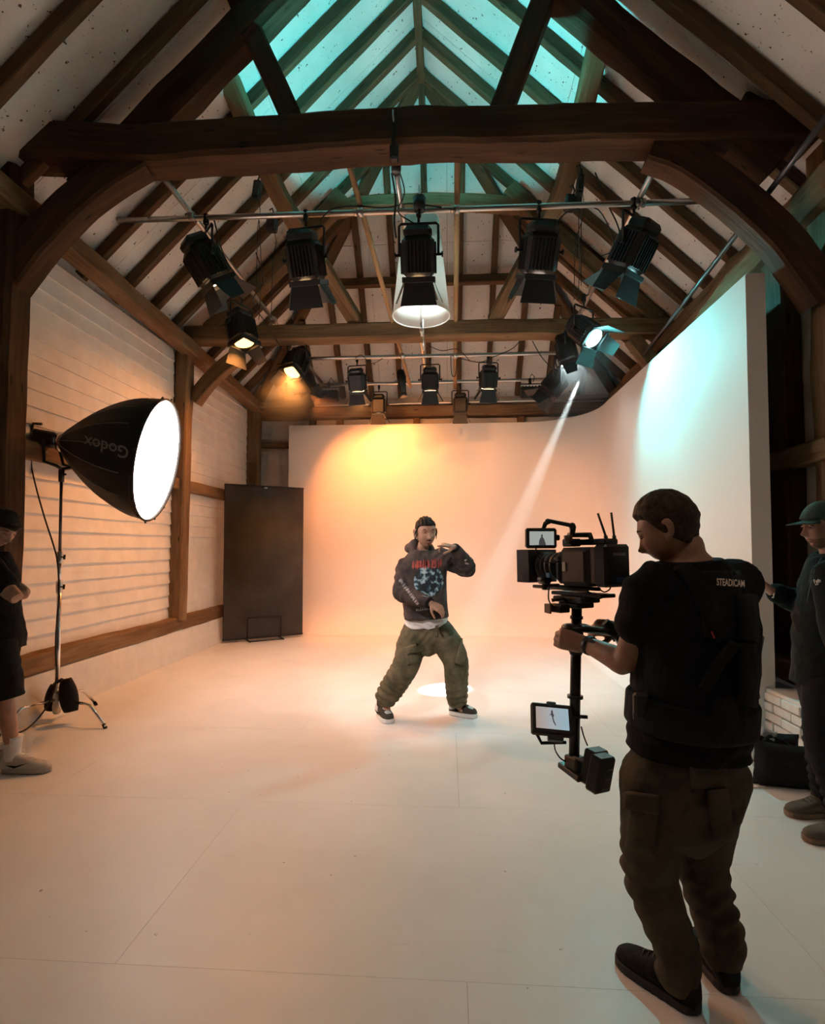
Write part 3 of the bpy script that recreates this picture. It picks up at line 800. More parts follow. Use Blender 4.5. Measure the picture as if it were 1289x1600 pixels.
cable([at(930, 270, 4.8), at(950, 320, 5.1), at(965, 352, 5.2), at(975, 390, 5.15)], .007, 'black cable dropping to the teal front lamp', group=CG)
cable([at(850, 350, 5.0), at(870, 346, 5.0), at(890, 330, 5.0), at(935, 328, 5.1), at(960, 385, 5.5), at(940, 400, 5.6)], .006, 'black cable slung from the rosy lamp to the side pipe', group=CG)
cable([at(720, 560, 7.3), at(750, 566, 7.3), at(775, 556, 7.3), at(800, 545, 7.2), at(812, 533, 7.1)], .006, 'black cable looping along the upper rear pipe', group=CG)
cable([at(832, 533, 7.1), at(845, 556, 7.2), at(860, 573, 7.3), at(880, 590, 7.4)], .006, 'black cable falling towards the unlit lamp by the beam', group=CG)
cable([at(670, 540, 7.2), at(690, 548, 7.2), at(715, 546, 7.2), at(735, 565, 7.3)], .005, 'black cable crossing below the pendant shade', group=CG)
cable([at(555, 560, 7.3), at(565, 555, 7.3), at(580, 568, 7.3), at(598, 560, 7.3)], .005, 'black cable curling above the rear lamp by the slanting pole', group=CG)
cable([at(704, 556, 7.33), at(706, 585, 7.3), at(712, 585, 7.3), at(714, 556, 7.33)], .006, 'short loop of black cable at the straight wooden pole', group=CG)
cable([at(903, 262, 5.0), at(904, 340, 5.3), at(905, 420, 5.8), at(903, 470, 6.2)], .004, 'thin lead hanging straight down beside the cyan pipe', group=CG)
cable([at(405, 345, 5.3), at(408, 420, 5.6), at(406, 480, 5.9), at(404, 500, 6.0)], .004, 'thin lead hanging straight down beside the amber pipe', group=CG)
# ================================================================== softbox on its stand
ST = at(89, 1098, 4.42); ST.z = 0
head_p = at(90, 690, 4.48)          # lamp head
sb_c = at(250, 720, 4.30)           # centre of the glowing front
stand = thing('light_stand', 'chrome roller stand with bent legs holding the big softbox', 'light stand', ST)
sx = V((ST.x, ST.y, 0))
topz = at(96, 742, 4.46)
def lerpz(z): 
    t = z / topz.z; return V((sx.x + (topz.x - sx.x) * t, sx.y + (topz.y - sx.y) * t, z))
zc = [at(90, 1065, 4.55).z, at(92, 915, 4.57).z, at(95, 870, 4.58).z, topz.z]
put('lower_tube', MB().tube([lerpz(.05), lerpz(zc[1])], .019, 14), M['chrome'], stand)
put('middle_tube', MB().tube([lerpz(zc[1]), lerpz(zc[2])], .016, 14), M['chrome'], stand)
put('upper_tube', MB().tube([lerpz(zc[2]), lerpz(zc[3])], .012, 14), M['dark_steel'], stand)
for i, z in enumerate((zc[1], zc[2])):
    p = lerpz(z)
    c = put('collar', MB().lathe([(.0, -.05), (.024, -.05), (.026, -.03), (.026, .04), (.02, .05), (0, .05)], 14, Matrix.Translation(p)), M['steel'], stand)
    put('knob', MB().tube([p + V((.02, -.01, 0)), p + V((.055, -.015, 0))], .006, 8).tube([p + V((.05, -.015, -.02)), p + V((.055, -.015, .02))], .009, 8), M['black'], c)
p = lerpz(.17)
put('hub', MB().lathe([(.0, -.11), (.03, -.11), (.034, -.06), (.03, -.03), (.034, .06), (.024, .09), (0, .09)], 14, Matrix.Translation(p)), M['steel'], stand)
for tip, kn in ((at(165, 1138, 4.24), None), (V((-3.40, 3.95, 0)), None), (V((-3.22, 4.85, 0)), None)):
    tip.z = .012
    k0 = p.lerp(V((tip.x, tip.y, p.z)), .62); k0.z = p.z + .01
    if tip.x > ST.x + .3: k0 = V((p.x + (tip.x - p.x) * .68, p.y + (tip.y - p.y) * .68, p.z))
    k1 = k0.lerp(tip, .12); k0b = p.lerp(k0, .9)
    lg = put('leg', MB().tube([p, k0b, k0 + V((0, 0, -.004)), k1, tip], .012, 10), M['chrome'], stand)
    put('foot', MB().tube([tip + (k1 - tip).normalized() * .03, tip - V((0, 0, .010))], .015, 10), M['rubber'], lg)

sb = thing('softbox', 'big black parabolic softbox with glowing white front on a chrome stand', 'softbox', head_p)
ax = (at(232, 719, 4.32) - head_p); ax.normalize()
ax = V((.965, .19, -.18)).normalized()
apex = at(99, 691, 4.48)
Dp = .80; Rb = .535
q = ax.to_track_quat('Z', 'Y').to_matrix().to_4x4()
SBM = Matrix.Translation(apex) @ q
NR = 16
def sbr(t): return .075 + (Rb - .075) * (math.sin(t * PI / 2) ** .92)
def gores(n, off=0.0, m=18, d0=0.0):
    vs = []
    for i in range(m + 1):
        t = i / m; z = d0 + (Dp - d0) * t; r = sbr(t) + off
        for k in range(n * 4):
            a = 2 * PI * k / (n * 4)
            f = (k % 4) / 4.0
            sag = 1 - .028 * math.sin(PI * f) * math.sin(PI * min(1, t * 1.0 + .08))
            vs.append(SBM @ V((r * sag * math.cos(a), r * sag * math.sin(a), z)))
    N_ = n * 4
    return vs, [(i * N_ + k, i * N_ + (k + 1) % N_, (i + 1) * N_ + (k + 1) % N_, (i + 1) * N_ + k) for i in range(m) for k in range(N_)]
M['sb_fabric'] = paint_mat('sb_fabric', (.016, .014, .013), .55, 40, .3, .15)
mb = MB(); mb.add(*gores(NR), True); sbo = put('shell', mb, M['sb_fabric'], sb)
sd = sbo.modifiers.new('thick', 'SOLIDIFY'); sd.thickness = .004; sd.offset = 0
for k in range(NR):
    a = 2 * PI * k / NR
    pts = [SBM @ V(((sbr(t / 14) + .003) * math.cos(a), (sbr(t / 14) + .003) * math.sin(a), Dp * t / 14)) for t in range(13)]
    put('rib', MB().tube(pts, .0035, 6), M['piping'] if 'piping' in M else M.setdefault('piping', mat('piping', (.16, .15, .14), .4)), sb)
ring = [SBM @ V(((Rb + .004) * math.cos(2 * PI * k / 64), (Rb + .004) * math.sin(2 * PI * k / 64), Dp)) for k in range(65)]
put('front_rim', MB().tube(ring, .011, 8, False), M['black_matt'], sb)
for k in range(NR):
    a = 2 * PI * k / NR
    put('rod_tip', MB().tube([SBM @ V(((Rb + .0) * math.cos(a), (Rb + .0) * math.sin(a), Dp - .012)), SBM @ V(((Rb + .028) * math.cos(a), (Rb + .028) * math.sin(a), Dp + .004))], .009, 8), M['black'], sb)
put('diffuser', MB().lathe([(0, Dp - .005), (.3, Dp - .008), (Rb - .004, Dp - .014)], 48, SBM), mat('diffuser', (.9, .9, .88), .9, emit=(1.0, .79, .70), estr=13.0), sb)
put('speed_ring', MB().lathe([(.06, -.03), (.085, -.03), (.09, 0), (.085, .03), (.06, .03), (.06, -.03)], 24, SBM), M['chrome'], sb)
hd = Matrix.Translation(apex) @ q
hx = put('lamp_head', MB().box(SBM @ V((0, 0, -.14)), (.15, .13, .20), q.to_3x3(), .02), M['black'], sb)
put('handle', MB().tube([SBM @ V((0, .0, -.24)), SBM @ V((0, .05, -.27)), SBM @ V((0, .11, -.27)), SBM @ V((0, .12, -.2))], .012, 8), M['black'], hx)
put('label_strip', MB().box(SBM @ V((.076, .0, -.14)), (.002, .02, .10), q.to_3x3()), M['dark_steel'], hx)
yk = [SBM @ V((-.09, 0, -.10)), apex + ax * -.08 + V((-.02, -.04, -.25)), topz + V((0, 0, .07)), topz + V((.06, -.02, .06))]
put('yoke', MB().tube([apex - ax * .10 + V((-.0, -.09, -.02)), apex - ax * .09 + V((0, -.09, -.2)), topz + V((.0, -.07, .07)), topz + V((.0, 0, .05))], .014, 8).tube([apex - ax * .10 + V((-.0, .09, -.02)), apex - ax * .09 + V((.04, .09, -.2)), topz + V((.04, .07, .07)), topz + V((.0, 0, .05))], .014, 8), M['black'], sb)
put('mount', MB().lathe([(0, -.06), (.022, -.06), (.024, .04), (.012, .06), (0, .06)], 12, Matrix.Translation(topz)).tube([topz, topz + V((.06, -.03, 0))], .009, 8), M['black'], sb)

def text_on(txt, size, place, bvh, cast_dir, m, parent, name='lettering', off=.002, bold=0.0, shear=0.0):
    """flat lettering laid onto a surface: place maps text x,y to a world point in front of it"""
    cu = bpy.data.curves.new('txt', 'FONT'); cu.body = txt; cu.size = size; cu.align_x = 'CENTER'; cu.align_y = 'CENTER'; cu.offset = bold; cu.resolution_u = 3; cu.shear = shear
    o = bpy.data.objects.new('txt', cu); COL.objects.link(o)
    dg = bpy.context.evaluated_depsgraph_get(); me = bpy.data.meshes.new_from_object(o.evaluated_get(dg))
    bpy.data.objects.remove(o); 
    bm = bmesh.new(); bm.from_mesh(me)
    bmesh.ops.triangulate(bm, faces=bm.faces[:]); bmesh.ops.subdivide_edges(bm, edges=[e for e in bm.edges if e.calc_length() > size * .25], cuts=2)
    for v in bm.verts:
        w = place(v.co.x, v.co.y)
        h = bvh.ray_cast(w, cast_dir) if bvh else (None,)
        v.co = (h[0] - cast_dir * off) if h[0] is not None else w
    bm.to_mesh(me); bm.free(); me.materials.clear()
    return link(name, me, m, parent)
def bvh_of(o):
    me = o.data; return BVHTree.FromPolygons([v.co.copy() for v in me.vertices], [tuple(p.vertices) for p in me.polygons])
M['logo_grey'] = mat('logo_grey', (.22, .19, .17), .6)
sbv = bvh_of(sbo)
tc_ = at(166, 698, 4.0); du = (at(188, 704, 4.0) - tc_).normalized(); dv = (at(168, 677, 4.0) - tc_).normalized()
vd = (tc_ - cam.location).normalized()
text_on('Godox', .135, lambda x, y: tc_ - du * x - dv * y, sbv, vd, M['logo_grey'], sb, off=.010, bold=.002)
tc2 = at(160, 687, 4.0)
text_on('PARABOLIC SOFTBOX', .026, lambda x, y: tc2 - du * x - dv * y, sbv, vd, M['logo_grey'], sb, off=.003) if False else None

sbag = thing('sandbag', 'black saddle sandbag slung over the softbox stand legs', 'sandbag', at(98, 1110, 4.4))
def saddle(c, w, h, d, R=None):
    R = R or Matrix.Identity(3); vs = []; n = 12; m = 14
    for i in range(m + 1):
        v = i / m; zz = h * (.5 - v)
        wid = w * (.25 + .75 * math.sin(PI * min(1, v * .62 + .12)) ** .8); dep = d * math.sin(PI * min(.97, v * .8 + .1)) ** .7
        for k in range(n):
            a = 2 * PI * k / n
            vs.append(V(c) + R @ V((wid / 2 * math.cos(a), dep / 2 * math.sin(a), zz + .006 * noise.noise(V((a, v * 5, c[0]))))))
    mb = MB(); mb.add(vs, [(i * n + k, i * n + (k + 1) % n, (i + 1) * n + (k + 1) % n, (i + 1) * n + k) for i in range(m) for k in range(n)], True)
    mb.f += [tuple(range(n)), tuple(m * n + k for k in range(n))]; mb.sm += [False, False]
    return mb
M['bag'] = paint_mat('bag', (.014, .015, .016), .75, 30, .4, .4)
bc_ = at(107, 1086, 4.36)
put('pouch', saddle(bc_, .15, .27, .12, Matrix.Rotation(-.18, 3, 'Y')), M['bag'], sbag)
put('pouch', saddle(at(82, 1090, 4.46), .12, .22, .10, Matrix.Rotation(.15, 3, 'Y')), M['bag'], sbag)
put('strap', MB().tube([at(104, 1066, 4.34), at(96, 1062, 4.38), at(86, 1068, 4.44)], .014, 8), M['bag'], sbag)

cable([SBM @ V((0, -.05, -.22)), at(52, 706, 4.45), at(49, 725, 4.44), at(56, 760, 4.42), at(70, 810, 4.42), at(83, 850, 4.41), at(90, 880, 4.40), at(92, 930, 4.39), at(87, 1000, 4.38), at(88, 1060, 4.36), at(78, 1095, 4.32), at(60, 1122, 4.25), at(40, 1140, 4.12), at(24, 1146, 4.06)], .0065, 'black power cable running down from the softbox head to the floor')

# ================================================================== black panel
fp = [at(348, 1002, 8.05), at(472, 993, 8.75)]
for p in fp: p.z = 0
flag = thing('flat_panel', 'tall black polyboard panel with haze drifting over it before the boarded wall', 'panel', fp[0].lerp(fp[1], .5))
e = (fp[1] - fp[0]); wid = e.length; e.normalize(); nrm = V((-e.y, e.x, 0)); hh = 2.36
Rf = Matrix((e, nrm, V((0, 0, 1)))).transposed()
cf = fp[0].lerp(fp[1], .5)
M['panel'] = paint_mat('panel', (.060, .052, .047), .75, 6, .35, .1)
put('board', MB().box(cf + V((0, 0, .04 + hh / 2)), (wid, .05, hh), Rf, .006), M['panel'], flag)
put('edge_tape', MB().box(cf + V((0, 0, .04 + hh)), (wid + .006, .056, .03), Rf, .004).box(cf + V((0, 0, .05)), (wid + .006, .056, .03), Rf, .004), M['black_matt'], flag)
put('hanging_eye', MB().box(cf - nrm * .03 + V((0, 0, .04 + hh - .02)), (.05, .01, .02), Rf, .003), M['steel'], flag)
fs_ = thing('panel_stand', 'low black wire foot holding the black panel upright', 'panel stand', cf)
wr_ = cf - nrm * .045
for s in (-.26, .26):
    b0 = wr_ + e * s
    put('side_wire', MB().tube([b0 + V((0, 0, .36)), b0 + V((0, 0, .02)), b0 - nrm * .14 + V((0, 0, .015))], .009, 8).tube([b0 - nrm * .14 + V((0, 0, .015)), b0 + nrm * .2 + V((0, 0, .015))], .009, 8), M['black'], fs_)
put('cross_wire', MB().tube([wr_ - e * .26 + V((0, 0, .36)), wr_ + e * .26 + V((0, 0, .36))], .008, 8).tube([wr_ - e * .26 - nrm * .10 + V((0, 0, .015)), wr_ + e * .26 - nrm * .10 + V((0, 0, .015))], .008, 8), M['black'], fs_)

# ================================================================== stand and sandbag by the brick plinth
RS = at(1181, 1196, 3.72); RS.z = 0
rs = thing('light_stand', 'slim steel light stand standing between the cameraman and the brick plinth', 'light stand', RS)
tp = at(1178, 950, 3.72)
put('lower_tube', MB().tube([RS + V((0, 0, .03)), V((RS.x, RS.y, .95))], .019, 12), M['steel'], rs)
put('upper_tube', MB().tube([V((RS.x, RS.y, .95)), V((RS.x - .01, RS.y, 1.22))], .014, 12), M['steel'], rs)
put('collar', MB().lathe([(0, -.04), (.026, -.04), (.028, .03), (.02, .05), (0, .05)], 12, Matrix.Translation((RS.x, RS.y, .95))), M['black'], rs)
put('hub', MB().lathe([(0, -.05), (.028, -.05), (.03, .05), (0, .05)], 12, Matrix.Translation((RS.x, RS.y, .30))), M['black'], rs)
for ang in (228, 100, 345):
    a = math.radians(ang); d = V((math.cos(a), math.sin(a), 0))
    lg = put('leg', MB().tube([RS + d * .02 + V((0, 0, .30)), RS + d * .36 + V((0, 0, .015))], .012, 8), M['steel'], rs)
    put('brace', MB().tube([RS + d * .02 + V((0, 0, .06)), RS + d * .20 + V((0, 0, .155))], .006, 6), M['steel'], rs)
    put('foot', MB().tube([RS + d * .34 + V((0, 0, .022)), RS + d * .375 + V((0, 0, .012))], .015, 8), M['rubber'], lg)
b2 = thing('sandbag', 'black sandbag hanging low against the painted brick plinth', 'sandbag', at(1230, 1225, 3.5))
def cushion(c, w, h, d, R, bul=.5):
    vs = []; n, m = 14, 12
    for s in (-1, 1):
        for i in range(n + 1):
            for j in range(m + 1):
                u, v = i / n * 2 - 1, j / m * 2 - 1
                t = ((1 - u ** 4) * (1 - v ** 4)) ** bul
                pz = 1 - .05 * (1 - abs(u)) 
                vs.append(V(c) + R @ V((u * w / 2 * (1 - .05 * (1 - v * v)), s * d / 2 * t + .008 * noise.noise(V((u * 3, v * 3, s))), v * h / 2 * (1 - .08 * (1 - u * u)))))
    K = (n + 1) * (m + 1); fs = []
    for s in range(2):
        for i in range(n):
            for j in range(m):
                f = (s * K + i * (m + 1) + j, s * K + (i + 1) * (m + 1) + j, s * K + (i + 1) * (m + 1) + j + 1, s * K + i * (m + 1) + j + 1)
                fs.append(f if s else f[::-1])
    mb = MB(); mb.add(vs, fs, True); return mb
Rb_ = Matrix.Rotation(-.12, 3, 'Z') @ Matrix.Rotation(.06, 3, 'Y')
pc = at(1228, 1196, 3.5)
put('pouch', cushion(pc, .37, .27, .12, Rb_), M['bag'], b2)
put('pouch', cushion(at(1212, 1168, 3.72), .26, .20, .12, Matrix.Rotation(-.3, 3, 'Z')), M['bag'], b2)
put('handle', MB().tube([at(1192, 1160, 3.55), at(1202, 1150, 3.6), at(1222, 1158, 3.62), at(1240, 1170, 3.6), at(1268, 1178, 3.52)], .012, 8), M['bag'], b2)
put('clear_wrap', cushion(at(1199, 1146, 3.62), .11, .06, .05, Matrix.Rotation(.4, 3, 'Y')), mat('wrap', (.5, .55, .56), .2), b2)
cable([at(1225, 1158, 3.75), at(1245, 1165, 3.7), at(1268, 1190, 3.5), at(1276, 1208, 3.4), at(1290, 1215, 3.35)], .006, 'black cable lying from the sandbag along the brick plinth')
tool = thing('spigot', 'small dark steel spigot standing on the brick plinth ledge', 'spigot', at(1234, 1092, 4.0))
tp0 = V((2.50, 3.98, .376))
put('shaft', MB().tube([tp0, tp0 + V((0, 0, .10))], .008, 8), M['dark_steel'], tool)
put('base', MB().tube([tp0, tp0 + V((0, 0, .015))], .02, 10), M['dark_steel'], tool)
put('grip', MB().tube([tp0 + V((0, 0, .06)), tp0 + V((0, 0, .14))], .013, 8), M['black'], tool)
# ================================================================== tools for figures
def loft(mb, secs, n=24, caps=True):
    """secs: (centre, x axis, y axis, rx, ry[, squareness])"""
    vs = []
    for s in secs:
        c, ax, ay, rx, ry = s[:5]; p = s[5] if len(s) > 5 else 1.0
        for k in range(n):
            t = 2 * PI * k / n; cx, sy = math.cos(t), math.sin(t)
            vs.append(V(c) + V(ax) * rx * math.copysign(abs(cx) ** p, cx) + V(ay) * ry * math.copysign(abs(sy) ** p, sy))
    m = len(secs)
    fs = [(i * n + k, i * n + (k + 1) % n, (i + 1) * n + (k + 1) % n, (i + 1) * n + k) for i in range(m - 1) for k in range(n)]
    if caps: fs += [tuple(reversed(range(n))), tuple((m - 1) * n + k for k in range(n))]
    mb.add(vs, fs, True)

def limb(mb, pts, rads, n=16, flat=1.0, side=None, sub=4, round_ends=True):
    """tapering limb through joints; smooth bend, rounded ends"""
    P = [V(p) for p in pts]; Q = []; Rr = []
    for i in range(len(P) - 1):
        p0, p1, p2, p3 = P[max(i - 1, 0)], P[i], P[i + 1], P[min(i + 2, len(P) - 1)]
        for k in range(sub):
            t = k / sub
            cr = .5 * ((2 * p1) + (p2 - p0) * t + (2 * p0 - 5 * p1 + 4 * p2 - p3) * t * t + (3 * p1 - p0 - 3 * p2 + p3) * t ** 3)
            Q.append(p1.lerp(p2, t).lerp(cr, .6)); Rr.append(rads[i] + (rads[i + 1] - rads[i]) * t)
    Q.append(P[-1]); Rr.append(rads[-1])
    m = len(Q)
    T = [(Q[min(i + 1, m - 1)] - Q[max(i - 1, 0)]).normalized() for i in range(m)]
    a = V(side) if side is not None else (V((0, 0, 1)) if abs(T[0].z) < .8 else V((1, 0, 0)))
    secs = []
    for i in range(m):
        a = (a - T[i] * a.dot(T[i])).normalized(); b = T[i].cross(a)
        secs.append((Q[i], a, b, Rr[i], Rr[i] * flat))
    if round_ends:
        pre = []; r = Rr[0]
        for g in (75, 50, 25):
            g = math.radians(g); pre.append((Q[0] - T[0] * r * math.sin(g) * .8, secs[0][1], secs[0][2], r * math.cos(g), r * math.cos(g) * flat))
        r = Rr[-1]; post = []
        for g in (25, 50, 75):
            g = math.radians(g); post.append((Q[-1] + T[-1] * r * math.sin(g) * .8, secs[-1][1], secs[-1][2], r * math.cos(g), r * math.cos(g) * flat))
        secs = pre + secs + post
    loft(mb, secs, n)

def solid(name, mb, voxel=.008, smooth=3, fac=.5):
    """one continuous skin around overlapping shapes"""
    me = mb.mesh(name + '_src')
    o = bpy.data.objects.new('tmp', me); COL.objects.link(o)
    r = o.modifiers.new('r', 'REMESH'); r.mode = 'VOXEL'; r.voxel_size = voxel; r.use_smooth_shade = True
    if smooth:
        s = o.modifiers.new('s', 'SMOOTH'); s.factor = fac; s.iterations = smooth
    dg = bpy.context.evaluated_depsgraph_get()
    out = bpy.data.meshes.new_from_object(o.evaluated_get(dg)); out.name = name
    bpy.data.objects.remove(o); bpy.data.meshes.remove(me)
    out.polygons.foreach_set('use_smooth', [True] * len(out.polygons))
    return out

def folds(me, specs, fine=0.0, fscale=14):
    """cloth folds pushed along the normals. spec: (centre, axis, reach, amplitude, wavelength)"""
    n = len(me.vertices)
    co = np.empty(n * 3); me.vertices.foreach_get('co', co); co = co.reshape(-1, 3)
    no = np.empty(n * 3); me.vertex_normals.foreach_get('vector', no); no = no.reshape(-1, 3)
    d = np.zeros(n)
    n1 = np.array([noise.noise(V(c) * 7.0) for c in co]); n2 = np.array([noise.noise(V(c) * 3.1 + V((9, 2, 5))) for c in co])
    for c, ax, reach, amp, wl in specs:
        c = np.array(c); ax = np.array(V(ax).normalized())
        rel = co - c; s = rel @ ax; w = np.exp(-(np.sum(rel ** 2, 1)) / (reach ** 2))
        f = np.sin(2 * PI * s / (wl * 1.05) + 6.0 * n2 + 3.0 * n1)
        d += .80 * amp * w * f * np.clip(.25 + 1.6 * (n2 + .3), 0, 1.3)
    if fine: d += fine * np.array([noise.fractal(V(c) * fscale, 1.0, 2.0, 3) for c in co])
    co = co + no * d[:, None]
    me.vertices.foreach_set('co', co.ravel()); me.update()
    return me

def head_grid(c, fwd, up, s=1.0, grow=0.0, nu=56, nv=44):
    """skull and face; returns world verts, faces and local coords"""
    fwd = V(fwd).normalized(); up = V(up); up = (up - fwd * up.dot(fwd)).normalized(); lf = fwd.cross(up) * -1
    lf = up.cross(fwd)
    vs = []; loc = []
    def g(x, m, w): return math.exp(-((x - m) / w) ** 2)
    for j in range(nv + 1):
        ph = PI * j / nv
        for i in range(nu):
            th = 2 * PI * i / nu
            sx, sy, sz = math.sin(ph) * math.sin(th), math.sin(ph) * math.cos(th), math.cos(ph)
            p = .92
            x = .074 * math.copysign(abs(sx) ** p, sx); y = .096 * math.copysign(abs(sy) ** p, sy); z = .116 * math.copysign(abs(sz) ** p, sz)
            if z < 0:
                t = -z / .116
                x *= 1 - .30 * t ** 1.6
                if y < 0: y *= 1 - .55 * min(1, t * 1.25)
            if z > 0 and y > 0: y *= 1 - .10 * (z / .116) ** 2
            if z > 0 and y < 0: y *= 1 + .06 * min(1, z / .05)
            if y > .02:
                f = min(1, (y - .02) / .04)
                ex = abs(x)
                y += f * (.030 * g(x, 0, .013) * (g(z, -.030, .013) + .55 * g(z, -.010, .018)) - .012 * g(ex, .031, .016) * g(z, .012, .013)
                          + .007 * g(z, .032, .011) * g(ex, .028, .03) + .009 * g(x, 0, .022) * (g(z, -.056, .006) + g(z, -.069, .007)) - .006 * g(x, 0, .02) * g(z, -.0625, .003)
                          + .012 * g(x, 0, .026) * g(z, -.098, .018) - .006 * g(x, 0, .03) * g(z, -.081, .007) + .005 * g(ex, .045, .018) * g(z, -.022, .02))
                x *= 1 + .10 * f * g(z, -.034, .008) * g(ex, .014, .008)
            loc.append((x, y, z))
    vs = [V(c) + (lf * x + fwd * y + up * z) * s for x, y, z in loc]
    fs = [(j * nu + i, j * nu + (i + 1) % nu, (j + 1) * nu + (i + 1) % nu, (j + 1) * nu + i) for j in range(nv) for i in range(nu)]
    fr = (lf * s, fwd * s, up * s)
    return vs, fs, loc, fr

def add_head(mb, c, fwd, up, s=1.0):
    vs, fs, loc, fr = head_grid(c, fwd, up, s)
    # drop pole degeneracy by nudging
    mb.add(vs, fs, True)
    lf, fw, u = fr; c = V(c)
    for sg in (-1, 1):
        e = c + lf * (.075 * sg) + fw * -.010 + u * -.004
        ring = [e + lf * (.012 * sg) * (1 if k > 1 else .4) + fw * (.017 * math.cos(k / 9 * 2 * PI) - .006) + u * (.030 * math.sin(k / 9 * 2 * PI)) for k in range(10)]
        limb(mb, [e + fw * .012 + u * -.026, e + lf * .008 * sg + fw * -.006 + u * -.018, e + lf * .014 * sg + fw * -.020 + u * .006, e + lf * .013 * sg + fw * -.014 + u * .028, e + lf * .006 * sg + fw * .006 + u * .026], [.007, .008, .008, .008, .006], 8)
        limb(mb, [e + fw * .008 + u * -.01, e + lf * .004 * sg + fw * -.008 + u * .014], [.009, .009], 8)
    return fr

def hair_mesh(c, fwd, up, s, hairline, thick=.012, rough=.003, rows=None, scale=40.0, top=0.0):
    """hair shell: the skull pushed out where hair grows, sunk in elsewhere. hairline(x,y,z)->bool-ish 0..1"""
    vs, fs, loc, fr = head_grid(c, fwd, up, s, nu=96, nv=72)
    lf, fw, u = fr; c = V(c); out = []
    for (x, y, z), p in zip(loc, vs):
        h = hairline(x, y, z)
        r = V((x, y, z)); rl = r.normalized()
        y0 = y
        d = thick * h - .012 * (1 - h)
        if h > .02:
            nz = noise.fractal(V((x, y, z)) * scale * s, 1.0, 2.0, 3)
            d += rough * nz * h + top * max(0, z / .116) ** 2 * h
            if rows: d += rows(x, y, z) * h
        q = r + rl * d
        out.append(c + lf * q.x + fw * q.y + u * q.z)
    mb = MB(); mb.add(out, fs, True)
    return mb

def add_eyes(c, fr, parent, iris=(.06, .03, .015), brow=None, closed=.0, brow_mat=None, lid_mat=None):
    lf, fw, u = fr; c = V(c); s = fw.length
    for sg in (-1, 1):
        e = c + lf * (.031 * sg) + fw * .0765 + u * .011
        m4 = Matrix.Translation(e) @ Matrix((lf / s, fw / s, u / s)).transposed().to_4x4()
        eb = put('eye', MB().lathe([(.0001, -.0042), (.007, -.0034), (.0118, 0), (.007, .0034), (.0001, .0042)], 14, m4 @ Matrix.Scale(s, 4)), M['eye_white'], parent)
        put('iris', MB().lathe([(.0001, .0046), (.0032, .0045), (.0042, .0)], 12, Matrix.Translation(e + fw * .0075 + u * -.0012) @ (fw / s).to_track_quat('Z', 'Y').to_matrix().to_4x4()), M['iris'], eb)
        if lid_mat: put('eyelid', MB().tube([e + lf * -.0135 + fw * .003 + u * .0005, e + lf * -.006 + fw * .0105 + u * .0050, e + lf * .006 + fw * .0105 + u * .0050, e + lf * .0135 + fw * .003 + u * .0005], [.0028 * s, .0042 * s, .0042 * s, .0028 * s], 8), lid_mat, parent)
        if brow_mat:
            put('eyebrow', MB().tube([c + lf * (.016 * sg) + fw * .0905 + u * .0315, c + lf * (.033 * sg) + fw * .086 + u * .0355, c + lf * (.050 * sg) + fw * .071 + u * .031], [.0035 * s, .004 * s, .002 * s], 6), brow_mat, parent)

def hand(mb, wrist, d, pn, side, curl=.5, s=1.0, spread=.0, index=None, thumb=(.55, .75, .35)):
    """palm, four jointed fingers and a thumb. d: towards the knuckles, pn: out of the palm, side: +1/-1 which side the thumb is"""
    d = V(d).normalized(); pn = V(pn); pn = (pn - d * pn.dot(d)).normalized(); lat = d.cross(pn) * side; w = V(wrist)
    loft(mb, [(w - d * .012 * s, lat, pn, .026 * s, .020 * s), (w + d * .02 * s, lat, pn, .034 * s, .018 * s), (w + d * .055 * s, lat, pn, .041 * s, .016 * s), (w + d * .085 * s, lat, pn, .042 * s, .013 * s), (w + d * .098 * s, lat, pn, .036 * s, .009 * s)], 16)
    for k, (o, L, r) in enumerate(((.031, .074, .0095), (.0105, .083, .0098), (-.0105, .077, .0093), (-.030, .060, .0082))):
        cu = curl[k] if isinstance(curl, (list, tuple)) else curl
        p = w + d * (.084 - (.008 if k == 3 else 0)) * s + lat * o * s
        pts = [p - d * .02 * s, p]; ang = 0
        dd = (d + lat * spread * (1.5 - k)).normalized()
        for seg, (fr, b) in enumerate(((.44, .75), (.32, 1.1), (.24, .8))):
            ang += cu * b
            v = dd * math.cos(ang) + pn * math.sin(ang)
            p = p + v * L * fr * s * 1.05; pts.append(p)
        limb(mb, pts, [r * s, r * 1.05 * s, r * s, r * .92 * s, r * .78 * s], 10, sub=2)
    tb = w + d * .022 * s + lat * .026 * s
    t1 = (d * thumb[0] + lat * thumb[1] + pn * thumb[2]).normalized(); t2 = (d * (thumb[0] + .35) + lat * (thumb[1] - .4) + pn * (thumb[2] + .25)).normalized()
    limb(mb, [tb, tb + t1 * .042 * s, tb + t1 * .042 * s + t2 * .032 * s, tb + t1 * .042 * s + t2 * .058 * s], [.0145 * s, .0115 * s, .0105 * s, .0085 * s], 10, sub=2)

